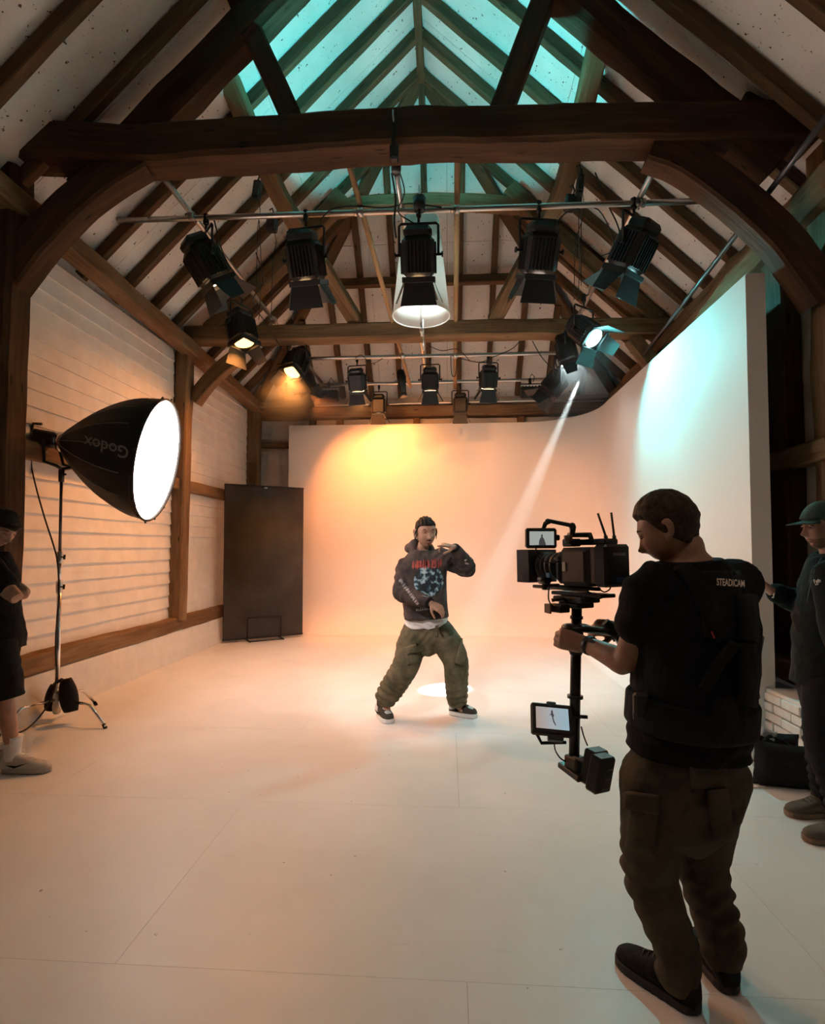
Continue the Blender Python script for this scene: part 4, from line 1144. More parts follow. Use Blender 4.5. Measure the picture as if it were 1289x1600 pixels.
def torso(mb, J, grow=0.0, hem=None, k=1.0, belly=0.0, top=True, shoulder_drop=0.0):
    """trunk from crotch (or hem) to neck; J has pelvis, chest, neck, hl, hr (hips), sl, sr (shoulders)"""
    hs = (J['hl'] - J['hr']).normalized(); ss = (J['sl'] - J['sr']).normalized()
    sm = (J['sl'] + J['sr']) / 2; hm = (J['hl'] + J['hr']) / 2
    L = sm - hm
    prof = [(-.16, .10, .085), (-.10, .150, .110), (0.0, .170, .122), (.16, .164, .118), (.34, .150, .108 + belly), (.52, .158, .112 + belly), (.70, .172, .120), (.84, .168, .112), (.93, .138, .094), (1.0, .102, .078), (1.07, .070, .062)]
    secs = []
    for t, rx, ry in prof:
        if hem is not None and t < hem: continue
        c = hm + L * t
        if t > .3: c = hm.lerp(J['chest'], min(1, t / .7)) if t <= .7 else J['chest'].lerp(J['neck'], (t - .7) / .38)
        sd = hs.lerp(ss, max(0, min(1, t))).normalized()
        if t <= .3: up = (J['chest'] - hm).normalized()
        elif t < .7: up = (J['neck'] - hm).normalized()
        else: up = (J['neck'] - J['chest']).normalized()
        sd = (sd - up * sd.dot(up)).normalized(); fw = sd.cross(up)
        secs.append((c, sd, fw, rx * k + grow, ry * k + grow, .9))
    if hem is not None:
        c, sd, fw, rx, ry, p = secs[0]; up = (J['chest'] - hm).normalized()
        secs.insert(0, (hm + L * hem, sd, fw, rx + .002, ry + .002, .9))
    loft(mb, secs, 36)

def full_body(J, k=1.0, hands=None, head_s=1.0, voxel=.0065):
    mb = MB()
    torso(mb, J, 0, None, k)
    nb = J['neck']; hc = J['head']; fwd, up = J['hf'], J['hu']
    limb(mb, [nb - (hc - nb) * .35, nb, hc - V(up).normalized() * .07 - V(fwd).normalized() * .025], [.062 * k, .055 * k, .050 * k], 16)
    fr = add_head(mb, hc, fwd, up, head_s)
    for s in 'lr':
        sh, el, wr = J['s' + s], J['e' + s], J['w' + s]
        sm = (J['sl'] + J['sr']) / 2
        limb(mb, [sm.lerp(sh, .55), sh, sh.lerp(el, .45), el, el.lerp(wr, .3), wr], [.062 * k, .058 * k, .050 * k, .041 * k, .041 * k, .0275 * k], 16)
        hp, kn, an = J['h' + s], J['k' + s], J['a' + s]
        limb(mb, [hp, hp.lerp(kn, .4), kn, kn.lerp(an, .35), an], [.090 * k, .080 * k, .054 * k, .054 * k, .036 * k], 16)
        t = J['t' + s]; limb(mb, [an, an.lerp(t, .4) + V((0, 0, -.03)), t], [.036, .034, .025], 12)
        if hands and s in hands: hand(mb, wr, **hands[s])
    return solid('body', mb, voxel, 2, .4), fr

def shoe(parent, heel, toe, m_up, m_sole, m_lace, label=None, w=.049, h=1.0, sole_h=.028, name='shoe', lift=0.0, accent=None):
    heel, toe = V(heel), V(toe); a = toe - heel; a.z = 0; L = a.length; a.normalize(); b = V((-a.y, a.x, 0)); z = V((0, 0, 1))
    pr = [(0.0, .50, .045), (.02, .70, .085), (.10, .80, .108), (.22, .82, .112), (.34, .86, .105), (.46, .92, .088), (.58, .98, .070), (.70, 1.02, .058), (.82, .98, .050), (.92, .80, .042), (.98, .50, .030), (1.0, .25, .02)]
    mb = MB(); secs = []
    for t, ww, hh in pr:
        hh *= h
        c = heel + a * L * t + z * (sole_h * .5 + hh / 2 + lift)
        secs.append((c, b, z, w * ww * .96, hh / 2 + .008, .78))
    loft(mb, secs, 20)
    up = link(name, solid(name, mb, .006, 3), m_up, parent, label)
    sp = MB(); n = 28; ring = []
    def hw(t):
        for (t0, w0, _), (t1, w1, _) in zip(pr, pr[1:]):
            if t0 <= t <= t1: return w * max(w0 + (w1 - w0) * (t - t0) / (t1 - t0), .78 if t < .12 else 0) * 1.06 * min(1, math.sqrt(max(0, t + .001) / .10)) * min(1, math.sqrt(max(0, 1.001 - t) / .04))
        return .01
    ts = [0, .01, .03, .08, .15, .25, .4, .55, .7, .8, .88, .94, .98, 1.0]
    out = [heel + a * (L * t * 1.04 - .006) + b * hw(t) for t in ts] + [heel + a * (L * t * 1.04 - .006) - b * hw(t) for t in reversed(ts)]
    sp.prism([p + z * (.003 + lift) for p in out], (0, 0, sole_h))
    so = put('sole', sp, m_sole, up)
    bv = so.modifiers.new('b', 'BEVEL'); bv.width = .004; bv.segments = 2; bv.limit_method = 'ANGLE'
    for k in range(5):
        t = .36 + .07 * k; hh = .112 * h * (1 - .75 * (t - .3)) + sole_h * .5 + lift
        hh = (.100 - .12 * (t - .36)) * h + sole_h * .5 + lift + .010
        c = heel + a * L * t + z * hh
        put('lace', MB().tube([c - b * w * .55 - z * .012 - a * .004, c + z * .003, c + b * w * .55 - z * .012 - a * .004], .0032, 6), m_lace, up)
    return up, (a, b, z, L)

def hairline_of(front=.050, temple=.030, side=-.004, behind=-.030, nape=-.062, soft=.010):
    def f(x, y, z):
        th = math.degrees(math.atan2(abs(x), y)); K = ((0, front), (35, front), (58, temple), (78, side), (100, behind), (130, nape), (181, nape))
        for (a, va), (b, vb) in zip(K, K[1:]):
            if a <= th <= b: lim = va + (vb - va) * (th - a) / (b - a); break
        return max(0, min(1, (z - lim) / soft))
    return f
M['eye_white'] = mat('eye_white', (.36, .31, .28), .3)
M['iris'] = mat('iris', (.02, .012, .008), .2)
def skin(name, col, rough=.5):
    m = mat(name, col, rough, spec=.35); N, L, b = nodes(m)
    g = N.new('ShaderNodeNewGeometry'); n = tex_noise(N, L, g.outputs['Position'], 24, 4, .6)
    r = ramp(N, L, n, [(.3, tuple(k * .82 for k in col)), (.7, tuple(min(1, k * 1.08) for k in col))]); L.new(r.outputs[0], b.inputs['Base Color'])
    n2 = tex_noise(N, L, g.outputs['Position'], 300, 2, .5); bump(N, L, b, n2, .08, .001)
    return m
def cloth(name, col, col2=None, scale=6.0, rough=.85, weave=380, bstr=.12, detail=4):
    m = mat(name, col, rough, spec=.15); N, L, b = nodes(m)
    g = N.new('ShaderNodeNewGeometry'); n = tex_noise(N, L, g.outputs['Position'], scale, detail, .6)
    r = ramp(N, L, n, [(.35, col), (.68, col2 or tuple(min(1, k * 1.25) for k in col))]); L.new(r.outputs[0], b.inputs['Base Color'])
    n2 = tex_noise(N, L, g.outputs['Position'], weave, 2, .5); bump(N, L, b, n2, bstr, .002)
    n3 = tex_noise(N, L, g.outputs['Position'], 16, 3, .5, (1, 1, .8)); b2 = N.new('ShaderNodeBump'); b2.inputs['Strength'].default_value = .55; b2.inputs['Distance'].default_value = .02
    L.new(n3, b2.inputs['Height']); bn = b.inputs['Normal'].links[0].from_node; L.new(b2.outputs[0], bn.inputs['Normal'])
    return m
M['hair_black'] = cloth('hair_black', (.012, .009, .007), (.03, .02, .015), 60, .55, 500, .5)
M['hair_brown'] = cloth('hair_brown', (.030, .019, .011), (.075, .045, .024), 70, .55, 500, .5)
M['cloth_black'] = cloth('cloth_black', (.008, .008, .009), (.012, .012, .013), 8)
M['white_cloth'] = cloth('white_cloth', (.70, .70, .70), (.8, .8, .8), 8)
# ================================================================== the performer
def performer():
    A = at
    J = dict(hl=A(686, 984, 4.68), hr=A(649, 985, 4.72), sl=A(689, 871, 4.66), sr=A(635, 884, 4.70), chest=A(660, 892, 4.69), neck=A(659, 862, 4.72),
             head=A(665, 832, 4.665), hf=V((.34, -.92, -.16)), hu=V((-.02, -.12, 1)),
             el=A(729, 887, 4.60), wl=A(709, 855, 4.42), er=A(628, 926, 4.60), wr=A(673, 943, 4.40),
             kl=A(712, 1034, 4.62), al=A(714, 1096, 4.74), kr=A(634, 1040, 4.56), ar=A(603, 1092, 4.62))
    J['al'].z = max(J['al'].z, .10); J['ar'].z = max(J['ar'].z, .10)
    hlL, tlL = A(703, 1111, 4.80), A(745, 1120, 4.70); hlR, tlR = A(593, 1106, 4.70), A(610, 1124, 4.50)
    for p in (hlL, tlL, hlR, tlR): p.z = 0
    J['tl'] = tlL.lerp(hlL, .25) + V((0, 0, .04)); J['tr'] = tlR.lerp(hlR, .25) + V((0, 0, .04))
    root = thing('person', 'performer in dark printed hoodie and olive cargo trousers dancing before the cyclorama', 'person', ((J['hl'] + J['hr']) / 2).xy.to_3d())
    sk = skin('skin_performer', (.44, .25, .165))
    fd = (tlL - hlL).normalized()
    hands = dict(l=dict(d=V((-.80, -.45, .20)), pn=V((-.15, .35, -1)), side=1, curl=[.15, .75, .85, .95], thumb=(.6, .5, .5)),
                 r=dict(d=V((.82, -.25, -.42)), pn=V((-.35, .75, -.55)), side=-1, curl=[.55, .6, .65, .7]))
    me, fr = full_body(J, .97, hands, 1.10)
    body = link('body', me, sk, root)
    add_eyes(J['head'], fr, root, brow_mat=M['hair_black'], lid_mat=sk)
    lf, fw, up = fr; hc = J['head']
    put('lips', MB().tube([hc + lf * -.022 + fw * .088 + up * -.063, hc + fw * .1025 + up * -.0605, hc + lf * .022 + fw * .088 + up * -.063], [.003, .0058, .003], 6), mat('lips', (.28, .12, .09), .4), root)
    put('beard', MB().tube([hc + lf * -.024 + fw * .086 + up * -.052, hc + fw * .100 + up * -.0475, hc + lf * .024 + fw * .086 + up * -.052], [.0012, .0018, .0012], 6), M['hair_black'], root)
    hl = hairline_of(.056, .046, .018, -.012, -.05)
    def rows(x, y, z): return .010 * abs(math.sin(x * 130 + y * 18)) ** .6 - .006
    hr = put('hair', hair_mesh(hc, J['hf'], J['hu'], 1.10, hl, .009, .002, rows, 60), M['hair_black'], root)
    for k, (x, y, z, dz) in enumerate(((-.076, .030, .03, -.05), (-.078, .012, .02, -.06), (-.079, -.03, .0, -.06), (.074, .040, .035, -.085), (.078, .02, .02, -.05), (-.079, -.01, .015, -.085))):
        a = hc + lf * x + fw * y + up * z
        put('braid', MB().tube([a, a + up * dz * .35 + lf * (.006 if x > 0 else -.006), a + up * dz * .7, a + up * dz], [.0055, .0055, .0045, .0025], 6), M['hair_black'], hr)
    put('earring', MB().tube([hc + lf * -.088 + fw * -.01 + up * (-.034 + .01 * math.cos(t)) + fw * .01 * math.sin(t) for t in [i * PI / 5 for i in range(11)]], .002, 5), M['chrome'], root)
    # trousers
    tr = MB(); hm = (J['hl'] + J['hr']) / 2
    sd = (J['hl'] - J['hr']).normalized(); upv = (J['chest'] - hm).normalized(); fwv = sd.cross(upv)
    loft(tr, [(hm - upv * .21, sd, fwv, .05, .08), (hm - upv * .165, sd, fwv, .12, .115), (hm - upv * .08, sd, fwv, .178, .135, .9), (hm - upv * .02, sd, fwv, .182, .136, .9), (hm + upv * .06, sd, fwv, .176, .128, .9), (hm + upv * .125, sd, fwv, .168, .122, .9)], 28)
    limb(tr, [J['hl'], J['hl'].lerp(J['kl'], .5) + V((.012, 0, 0)), J['kl'], J['kl'].lerp(J['al'], .55) + V((.0, .01, 0)), J['al'] + V((0, 0, .015))], [.115, .124, .108, .098, .088], 20)
    limb(tr, [J['hr'], J['hr'].lerp(J['kr'], .5), J['kr'], J['kr'].lerp(J['ar'], .5), J['ar'] + V((0, 0, .012))], [.115, .126, .112, .108, .094], 20)
    me = solid('trousers', tr, .009, 2)
    ax1 = (J['al'] - J['kl']).normalized(); ax2 = (J['ar'] - J['kr']).normalized()
    folds(me, [(J['al'] + V((0, 0, .06)), ax1, .13, .014, .05), (J['kl'], ax1 + V((.3, 0, 0)), .13, .008, .07), (J['ar'] + V((0, 0, .05)), ax2, .13, .014, .05), (J['kr'], ax2, .16, .013, .06), (hm - upv * .08, V((.7, 0, -.7)), .16, .008, .06), (J['hr'].lerp(J['kr'], .5), ax2, .14, .008, .07)], .003)
    M['olive'] = cloth('olive', (.085, .080, .048), (.19, .16, .10), 9)
    tro = link('trousers', me, M['olive'], root)
    bv = bvh_of(tro)
    def patch(name, c, u, v, w, h, th, mm, nu=8, nv=8, cast=None, par=tro):
        """pocket or print: a grid laid on the cloth and given thickness"""
        cast = cast or (V(c) - cam.location).normalized(); vs = []; c = V(c)
        for i in range(nu + 1):
            for j in range(nv + 1):
                p = c + V(u) * w * (i / nu - .5) + V(v) * h * (j / nv - .5); hit = bv.ray_cast(p - cast * .5, cast)
                vs.append(hit[0] - cast * th if hit[0] is not None else None)
        last = next(x for x in vs if x is not None)
        for i, x in enumerate(vs):
            if x is None: vs[i] = last
            else: last = x
        mb_ = MB(); mb_.add(vs, [(i * (nv + 1) + j, (i + 1) * (nv + 1) + j, (i + 1) * (nv + 1) + j + 1, i * (nv + 1) + j + 1) for i in range(nu) for j in range(nv)], True)
        o = put(name, mb_, mm, par); s = o.modifiers.new('s', 'SOLIDIFY'); s.thickness = th * 1.5; s.offset = -1
        return o
    X, Z = V((1, 0, 0)), V((0, 0, 1))
    patch('cargo_pocket', A(722, 1018, 4.55), V((.93, 0, -.25)), V((.25, 0, .95)), .075, .21, .010, M['olive'])
    patch('cargo_pocket', A(645, 1022, 4.5), V((.95, 0, .3)), V((-.3, 0, .95)), .13, .15, .010, M['olive'])
    patch('pocket_flap', A(648, 1016, 4.5), V((.95, 0, .3)), V((-.3, 0, .95)), .14, .04, .011, M['olive'])
    patch('fly', A(682, 985, 4.5), X, Z, .025, .10, .006, M['olive'])
    # white T-shirt hem
    t = MB(); loft(t, [(hm + upv * .030, sd, fwv, .186, .142, .9), (hm + upv * .075, sd, fwv, .186, .142, .9), (hm + upv * .12, sd, fwv, .188, .142, .9), (hm + upv * .17, sd, fwv, .18, .135, .9), (hm + upv * .24, sd, fwv, .16, .12, .9)], 32)
    link('t_shirt', folds(solid('t_shirt', t, .008, 1), [(hm + upv * .1, V((.3, 0, 1)), .3, .005, .05)], .002), M['white_cloth'], root)
    # hoodie
    h = MB(); torso(h, J, .040, .17, 1.0, .02)
    limb(h, [J['chest'].lerp(J['sl'], .6), J['sl'], J['sl'].lerp(J['el'], .5), J['el'], J['el'].lerp(J['wl'], .5), J['wl'].lerp(J['el'], .10)], [.090, .088, .084, .080, .068, .050], 18)
    limb(h, [J['chest'].lerp(J['sr'], .6), J['sr'], J['sr'].lerp(J['er'], .5), J['er'], J['er'].lerp(J['wr'], .5), J['wr'].lerp(J['er'], .10)], [.085, .086, .084, .080, .070, .052], 18)
    nk = J['neck']; ufw = V((.4, -.9, 0)).normalized(); uls = V((.9, .4, 0)).normalized()
    ringp = []
    for i in range(13):
        a_ = 2 * PI * i / 12
        ringp.append(nk + uls * .085 * math.cos(a_) + ufw * (.075 * math.sin(a_) - .0) + V((0, 0, .02 - .055 * math.sin(a_))))
    limb(h, ringp, [.036 - .008 * math.sin(2 * PI * i / 12) for i in range(13)], 12)
    limb(h, [nk - ufw * .08 + V((0, 0, .03)) - uls * .09, nk - ufw * .12 + V((0, 0, .02)), nk - ufw * .08 + V((0, 0, .03)) + uls * .09], [.045, .055, .045], 12)
    me = solid('hoodie', h, .008, 3)
    folds(me, [(J['er'], J['wr'] - J['er'], .13, .010, .055), (J['el'], J['wl'] - J['el'], .12, .010, .05), (J['sr'].lerp(J['er'], .5), J['er'] - J['sr'], .15, .007, .07), (J['sl'], V((.6, 0, -.8)), .12, .008, .06), (hm + upv * .22, V((.2, 0, 1)), .18, .010, .06), (J['chest'], V((.8, 0, -.6)), .14, .006, .07)], .003)
    M['hoodie'] = cloth('hoodie', (.034, .030, .030), (.105, .080, .072), 7)
    ho = link('hoodie', me, M['hoodie'], root)
    bv = bvh_of(ho)
    # chest print: a dark globe with pale blue blots, red lettering above
    pm = mat('globe_print', (.1, .2, .25), .8); N, L, b = nodes(pm); g = N.new('ShaderNodeNewGeometry')
    n = tex_noise(N, L, g.outputs['Position'], 24, 3, .55); r = ramp(N, L, n, [(.47, (.018, .024, .030)), (.53, (.07, .17, .23)), (.58, (.36, .52, .58)), (.68, (.55, .68, .72))]); L.new(r.outputs[0], b.inputs['Base Color'])
    c = A(670, 908, 4.3); cast = (c - cam.location).normalized(); u_ = V((.97, .2, .0)); v_ = V((0, 0, 1))
    vs = []; ok = True; rings, seg = 7, 32
    for i in range(rings + 1):
        for k in range(seg):
            rr = .128 * i / rings; p = c + u_ * rr * math.cos(2 * PI * k / seg) + v_ * rr * 1.0 * math.sin(2 * PI * k / seg); hit = bv.ray_cast(p, cast)
            vs.append(hit[0] - cast * .003 if hit[0] is not None else p + cast * .3)
    mb_ = MB(); mb_.add(vs, [(i * seg + k, i * seg + (k + 1) % seg, (i + 1) * seg + (k + 1) % seg, (i + 1) * seg + k) for i in range(rings) for k in range(seg)], True)
    put('globe_print', mb_, pm, ho, 'round pale blue and black print')
    red = mat('print_red', (.42, .075, .06), .8); whitep = mat('print_white', (.5, .48, .46), .8)
    rnd = random.Random(3)
    def strokes(name, c0, du_, dv_, n_, h0, m_, th=.010, lab=None):
        mbs = MB()
        for k in range(n_):
            x = (k - n_ / 2) / n_
            for q in range(2):
                a0 = V(c0) + V(du_) * (x + q * .35 / n_) ; hh = h0 * rnd.uniform(.7, 1.2); sl = rnd.uniform(-.35, .35)
                b0 = a0 - V(dv_) * hh * .5; b1 = a0 + V(dv_) * hh * .5 + V(du_).normalized() * hh * sl
                w_ = V(du_).normalized() * th * rnd.uniform(.35, .6); Q = []
                for p, ww in ((b0, .6), (b0.lerp(b1, .33), 1.1), (b0.lerp(b1, .66), .8), (b1, .35)):
                    for sg in (-1, 1):
                        w0 = p + w_ * ww * sg; hit = bv.ray_cast(w0 - (w0 - cam.location).normalized() * .3, (w0 - cam.location).normalized())
                        Q.append((hit[0] if hit[0] is not None else w0) - cast * .004)
                mbs.add(Q, [(0, 1, 3, 2), (2, 3, 5, 4), (4, 5, 7, 6)])
        o = put(name, mbs, m_, ho, lab); o['kind'] = 'stuff'; return o
    strokes('red_lettering', A(668, 881, 4.45), A(692, 881, 4.45) - A(645, 884, 4.45), V((0, 0, 1)), 13, .070, red, .009, 'jagged red lettering')
    strokes('sleeve_lettering', A(640, 926, 4.45), A(655, 946, 4.45) - A(626, 906, 4.45), V((.75, 0, .6)), 11, .032, whitep, .006, 'white lettering down the sleeve')
    strokes('hem_lettering', A(661, 952, 4.45), A(671, 951, 4.45) - A(651, 953, 4.45), V((.1, 0, 1)), 6, .026, whitep, .006, 'pale lettering at the hem')
    strokes('cuff_mark', A(729, 879, 4.4), A(731, 883, 4.4) - A(728, 875, 4.4), V((.8, 0, .2)), 2, .03, whitep, .008)
    for s in ('l', 'r'):
        w_, e_ = J['w' + s], J['e' + s]; d = (e_ - w_).normalized()
        put('cuff', MB().tube([w_ + d * .00, w_ + d * .012, w_ + d * .05, w_ + d * .062], [.040, .046, .048, .044], 18), M['cloth_black'], ho)
    put('drawstring', MB().tube([A(664, 868, 4.52), A(663, 874, 4.49), A(664, 884, 4.475)], .003, 6), M['cloth_black'], ho)
    # trainers
    up_ = cloth('trainer_grey', (.055, .045, .035), (.09, .075, .06), 12); wh = mat('trainer_white', (.72, .72, .70), .55)
    for hh_, tt in ((hlL, tlL), (hlR, tlR)):
        sh_, (a, b, z, L_) = shoe(root, hh_, tt, up_, wh, wh, 'grey and white high-top trainer', .052, 1.12, .034)
        tcm = MB(); loft(tcm, [(hh_ + a * L_ * t + z * (.028 + hq * 1.12 / 2), b, z, .052 * ww * .70, hq * 1.12 / 2 + .001, .8) for t, ww, hq in ((.68, .7, .054), (.72, 1.0, .057), (.82, .96, .050), (.88, .74, .044))], 20); put('toe_cap', tcm, mat('trainer_pale', (.50, .56, .56), .6), sh_)
        for sg in (-1, 1):
            q = hh_ + a * L_ * .40 + b * sg * .049 + z * .06
            put('swoosh', MB().prism([q - a * .07 + z * .006 , q - a * .02 - z * .014, q + a * .045 + z * .014, q - a * .015 - z * .002], b * sg * .004), M['cloth_black'], sh_)
            q = hh_ + a * L_ * .12 + b * sg * .040 + z * .085
            put('side_panel', MB().prism([q - a * .025 - z * .03, q + a * .03 - z * .03, q + a * .04 + z * .015, q - a * .01 + z * .03], b * sg * .006), wh, sh_)
        c_ = hh_ + a * L_ * .25; cm = MB()
        loft(cm, [(c_ + z * .07, a, b, .068, .045), (c_ + z * .12, a, b, .062, .044), (c_ - a * .004 + z * .165, a, b, .056, .043), (c_ - a * .006 + z * .175, a, b, .050, .038)], 20); put('collar', cm, up_, sh_)
        put('tongue', MB().box(c_ + a * .060 + z * .135, (.016, .05, .09), Matrix((a, b, z)).transposed() @ Matrix.Rotation(-.35, 3, 'Y'), .006), wh, sh_)
    return root
performer()
# ================================================================== the camera operator
def operator():
    A = at
    J = dict(hl=A(1032, 1205, 1.86), hr=A(1112, 1200, 1.92), sl=A(1020, 918, 1.84), sr=A(1146, 912, 1.90), chest=A(1086, 985, 1.88), neck=A(1076, 872, 1.87),
             head=A(1045, 827, 1.90), hf=V((-.76, .50, -.44)), hu=V((-.42, .22, .88)),
             el=A(977, 1035, 1.90), wl=A(915, 1006, 2.05), er=A(1080, 1050, 2.12), wr=A(968, 983, 2.22),
             kl=A(1015, 1362, 1.92), al=A(1045, 1520, 1.84), kr=A(1096, 1345, 1.99), ar=A(1112, 1490, 1.93))
    hL, tL = A(1092, 1588, 1.80), A(966, 1508, 2.02); hR, tR = A(1145, 1560, 1.88), A(1077, 1473, 2.13)
    for p in (hL, tL, hR, tR): p.z = 0
    J['al'] = hL.lerp(tL, .22) + V((0, 0, .11)); J['ar'] = hR.lerp(tR, .22) + V((0, 0, .11))
    J['tl'] = hL.lerp(tL, .7) + V((0, 0, .045)); J['tr'] = hR.lerp(tR, .7) + V((0, 0, .045))
    root = thing('person', 'camera operator in black T-shirt and vest seen from behind, holding the camera rig', 'person', ((J['hl'] + J['hr']) / 2).xy.to_3d())
    sk = skin('skin_operator', (.42, .225, .15))
    hands = dict(l=dict(d=V((-.86, .42, .12)), pn=V((.35, .80, .05)), side=1, curl=[.75, .8, .82, .85], thumb=(.75, .25, .65)),
                 r=dict(d=V((-.92, .1, .05)), pn=V((.1, -.8, -.4)), side=-1, curl=[.8, .85, .85, .85], thumb=(.6, .4, .6)))
    me, fr = full_body(J, 1.02, hands, 1.0, .006)
    body = link('body', me, sk, root)
    hc = J['head']; lf, fw, up = fr
    add_eyes(hc, fr, root, brow_mat=M['hair_brown'], lid_mat=sk)
    hl = hairline_of(.060, .048, -.002, -.046, -.080, .016)
    hr = put('hair', hair_mesh(hc, J['hf'], J['hu'], 1.0, hl, .011, .004, None, 45, .014), M['hair_brown'], root)
    rnd = random.Random(5)
    tuft = MB()
    for k in range(26):
        a_ = rnd.uniform(-1, 1); b_ = rnd.uniform(-.3, 1)
        p = hc + lf * (.05 * a_) + fw * (.062 + .03 * b_ * (1 - abs(a_) * .3) - .02) + up * (.108 - .035 * max(0, b_))
        tuft.tube([p, p + up * .014 + fw * .010 + lf * rnd.uniform(-.006, .006), p + up * .02 + fw * rnd.uniform(.016, .03) + lf * rnd.uniform(-.014, .014)], [.0042, .0034, .0012], 5)
    M['stubble'] = cloth('stubble', (.20, .11, .075), (.28, .16, .11), 90)
    bd = hairline_of(-.2, -.2, -.2, -.2, -.2)
    def beard(x, y, z):
        return max(0, min(1, (-.030 - z) / .012)) * max(0, min(1, (y + .012) / .02)) * (0 if (abs(x) < .022 and z > -.05) else 1)
    0 and put('beard', hair_mesh(hc, J['hf'], J['hu'], .985, beard, .0016, .001, None, 60), M['stubble'], root)
    # trousers
    hm = (J['hl'] + J['hr']) / 2; sd = (J['hl'] - J['hr']).normalized(); upv = (J['chest'] - hm).normalized(); fwv = sd.cross(upv)
    tr = MB()
    loft(tr, [(hm - upv * .25, sd, fwv, .05, .08), (hm - upv * .19, sd, fwv, .125, .125), (hm - upv * .12, sd, fwv, .178, .148, .9), (hm - upv * .04, sd, fwv, .192, .150, .9), (hm + upv * .05, sd, fwv, .182, .140, .9), (hm + upv * .12, sd, fwv, .172, .130, .9)], 32)
    limb(tr, [J['hl'] + V((-.02, 0, -.02)), J['hl'].lerp(J['kl'], .5) + V((-.005, 0, 0)), J['kl'], J['kl'].lerp(J['al'], .5), J['al'] + V((0, .0, .03)), J['al'] + V((-.005, .005, -.035))], [.112, .104, .088, .076, .068, .066], 22)
    limb(tr, [J['hr'] + V((.01, 0, -.02)), J['hr'].lerp(J['kr'], .5), J['kr'], J['kr'].lerp(J['ar'], .5), J['ar'] + V((0, 0, .04)), J['ar'] + V((0, 0, -.015))], [.112, .100, .086, .076, .072, .068], 22)
    me = solid('trousers', tr, .008, 2)
    a1 = (J['al'] - J['kl']).normalized(); a2 = (J['ar'] - J['kr']).normalized()
    folds(me, [(J['al'] + V((0, 0, .08)), a1, .15, .012, .055), (J['kl'], a1 + V((.4, 0, 0)), .16, .011, .06), (J['ar'] + V((0, 0, .06)), a2, .15, .008, .05), (J['kr'], a2 + V((-.4, 0, 0)), .16, .007, .06),
               (hm - upv * .2, V((.9, 0, -.5)), .16, .010, .07), (J['hl'].lerp(J['kl'], .4), a1 + V((.8, 0, 0)), .16, .008, .07), (hm - upv * .06 - fwv * .12, V((.5, 0, -1)), .15, .008, .06)], .003)
    M['olive_dark'] = cloth('olive_dark', (.055, .044, .030), (.10, .080, .054), 8)
    tro = link('trousers', me, M['olive_dark'], root)
    bv = bvh_of(tro)
    def patch(name, c, u, v, w, h, th, mm, bvx, par, nu=8, nv=8):
        cast = (V(c) - cam.location).normalized(); vs = []; c = V(c); last = None
        for i in range(nu + 1):
            for j in range(nv + 1):
                p = c + V(u) * w * (i / nu - .5) + V(v) * h * (j / nv - .5); cd = (p - cam.location).normalized(); hit = bvx.ray_cast(p - cd * .6, cd)
                vs.append(hit[0] - cd * th if hit[0] is not None else None)
        good = [x for x in vs if x is not None]
        if not good: return None
        last = good[0]
        for i, x in enumerate(vs):
            if x is None: vs[i] = last
            else: last = x
        mb_ = MB(); mb_.add(vs, [(i * (nv + 1) + j, (i + 1) * (nv + 1) + j, (i + 1) * (nv + 1) + j + 1, i * (nv + 1) + j + 1) for i in range(nu) for j in range(nv)], True)
        o = put(name, mb_, mm, par); s = o.modifiers.new('s', 'SOLIDIFY'); s.thickness = th * 1.4; s.offset = -1
        return o
    patch('cargo_pocket', A(1005, 1288, 1.8), V((.98, 0, -.1)), V((.1, 0, .98)), .085, .17, .010, M['olive_dark'], bv, tro)
    patch('pocket_flap', A(1005, 1250, 1.8), V((.98, 0, -.12)), V((.1, 0, .98)), .10, .045, .016, M['olive_dark'], bv, tro)
    patch('cargo_pocket', A(1122, 1270, 1.9), V((.98, 0, .1)), V((-.1, 0, .98)), .06, .16, .012, M['olive_dark'], bv, tro)
    patch('back_pocket', A(1105, 1205, 1.75), V((.98, 0, .1)), V((-.05, 0, .98)), .11, .10, .005, M['olive_dark'], bv, tro)
    # T-shirt
    ts = MB(); torso(ts, J, .034, .10, 1.0, .035)
    for s, e in (('sl', 'el'), ('sr', 'er')):
        p, q = J[s], J[e]
        limb(ts, [J['chest'].lerp(p, .55), p, p.lerp(q, .30), p.lerp(q, .52)], [.100, .092, .084, .080], 20, round_ends=True)
    me = solid('t_shirt', ts, .008, 4)
    folds(me, [(hm + upv * .12, V((.1, 0, 1)), .2, .008, .06), (J['sl'].lerp(J['el'], .4), J['el'] - J['sl'], .12, .006, .05), (J['chest'], V((.6, 0, -.8)), .2, .005, .08)], .002)
    tsh = link('t_shirt', me, M['cloth_black'], root)
    bt = bvh_of(tsh)
    # rig vest: shoulder straps, back pad, belt, buckles
    M['vest'] = cloth('vest', (.010, .010, .011), (.017, .017, .018), 12, .7)
    def strap(name, pts, w, th, m_=M['vest'], bvx=bt, lab=None):
        P = [V(p) for p in pts]; Q = []
        for i in range(len(P) - 1):
            for k in range(6): Q.append(P[i].lerp(P[i + 1], k / 6))
        Q.append(P[-1]); vs = []
        for i, p in enumerate(Q):
            t = (Q[min(i + 1, len(Q) - 1)] - Q[max(i - 1, 0)]).normalized(); cd = (p - cam.location).normalized(); sdv = t.cross(cd).normalized()
            for k in (-1, -.4, .4, 1):
                q = p + sdv * w / 2 * k; c2 = (q - cam.location).normalized(); hit = bvx.ray_cast(q - c2 * .6, c2)
                vs.append((hit[0] if hit[0] is not None else q) - c2 * th)
        mb_ = MB(); mb_.add(vs, [(i * 4 + k, i * 4 + k + 1, (i + 1) * 4 + k + 1, (i + 1) * 4 + k) for i in range(len(Q) - 1) for k in range(3)], True)
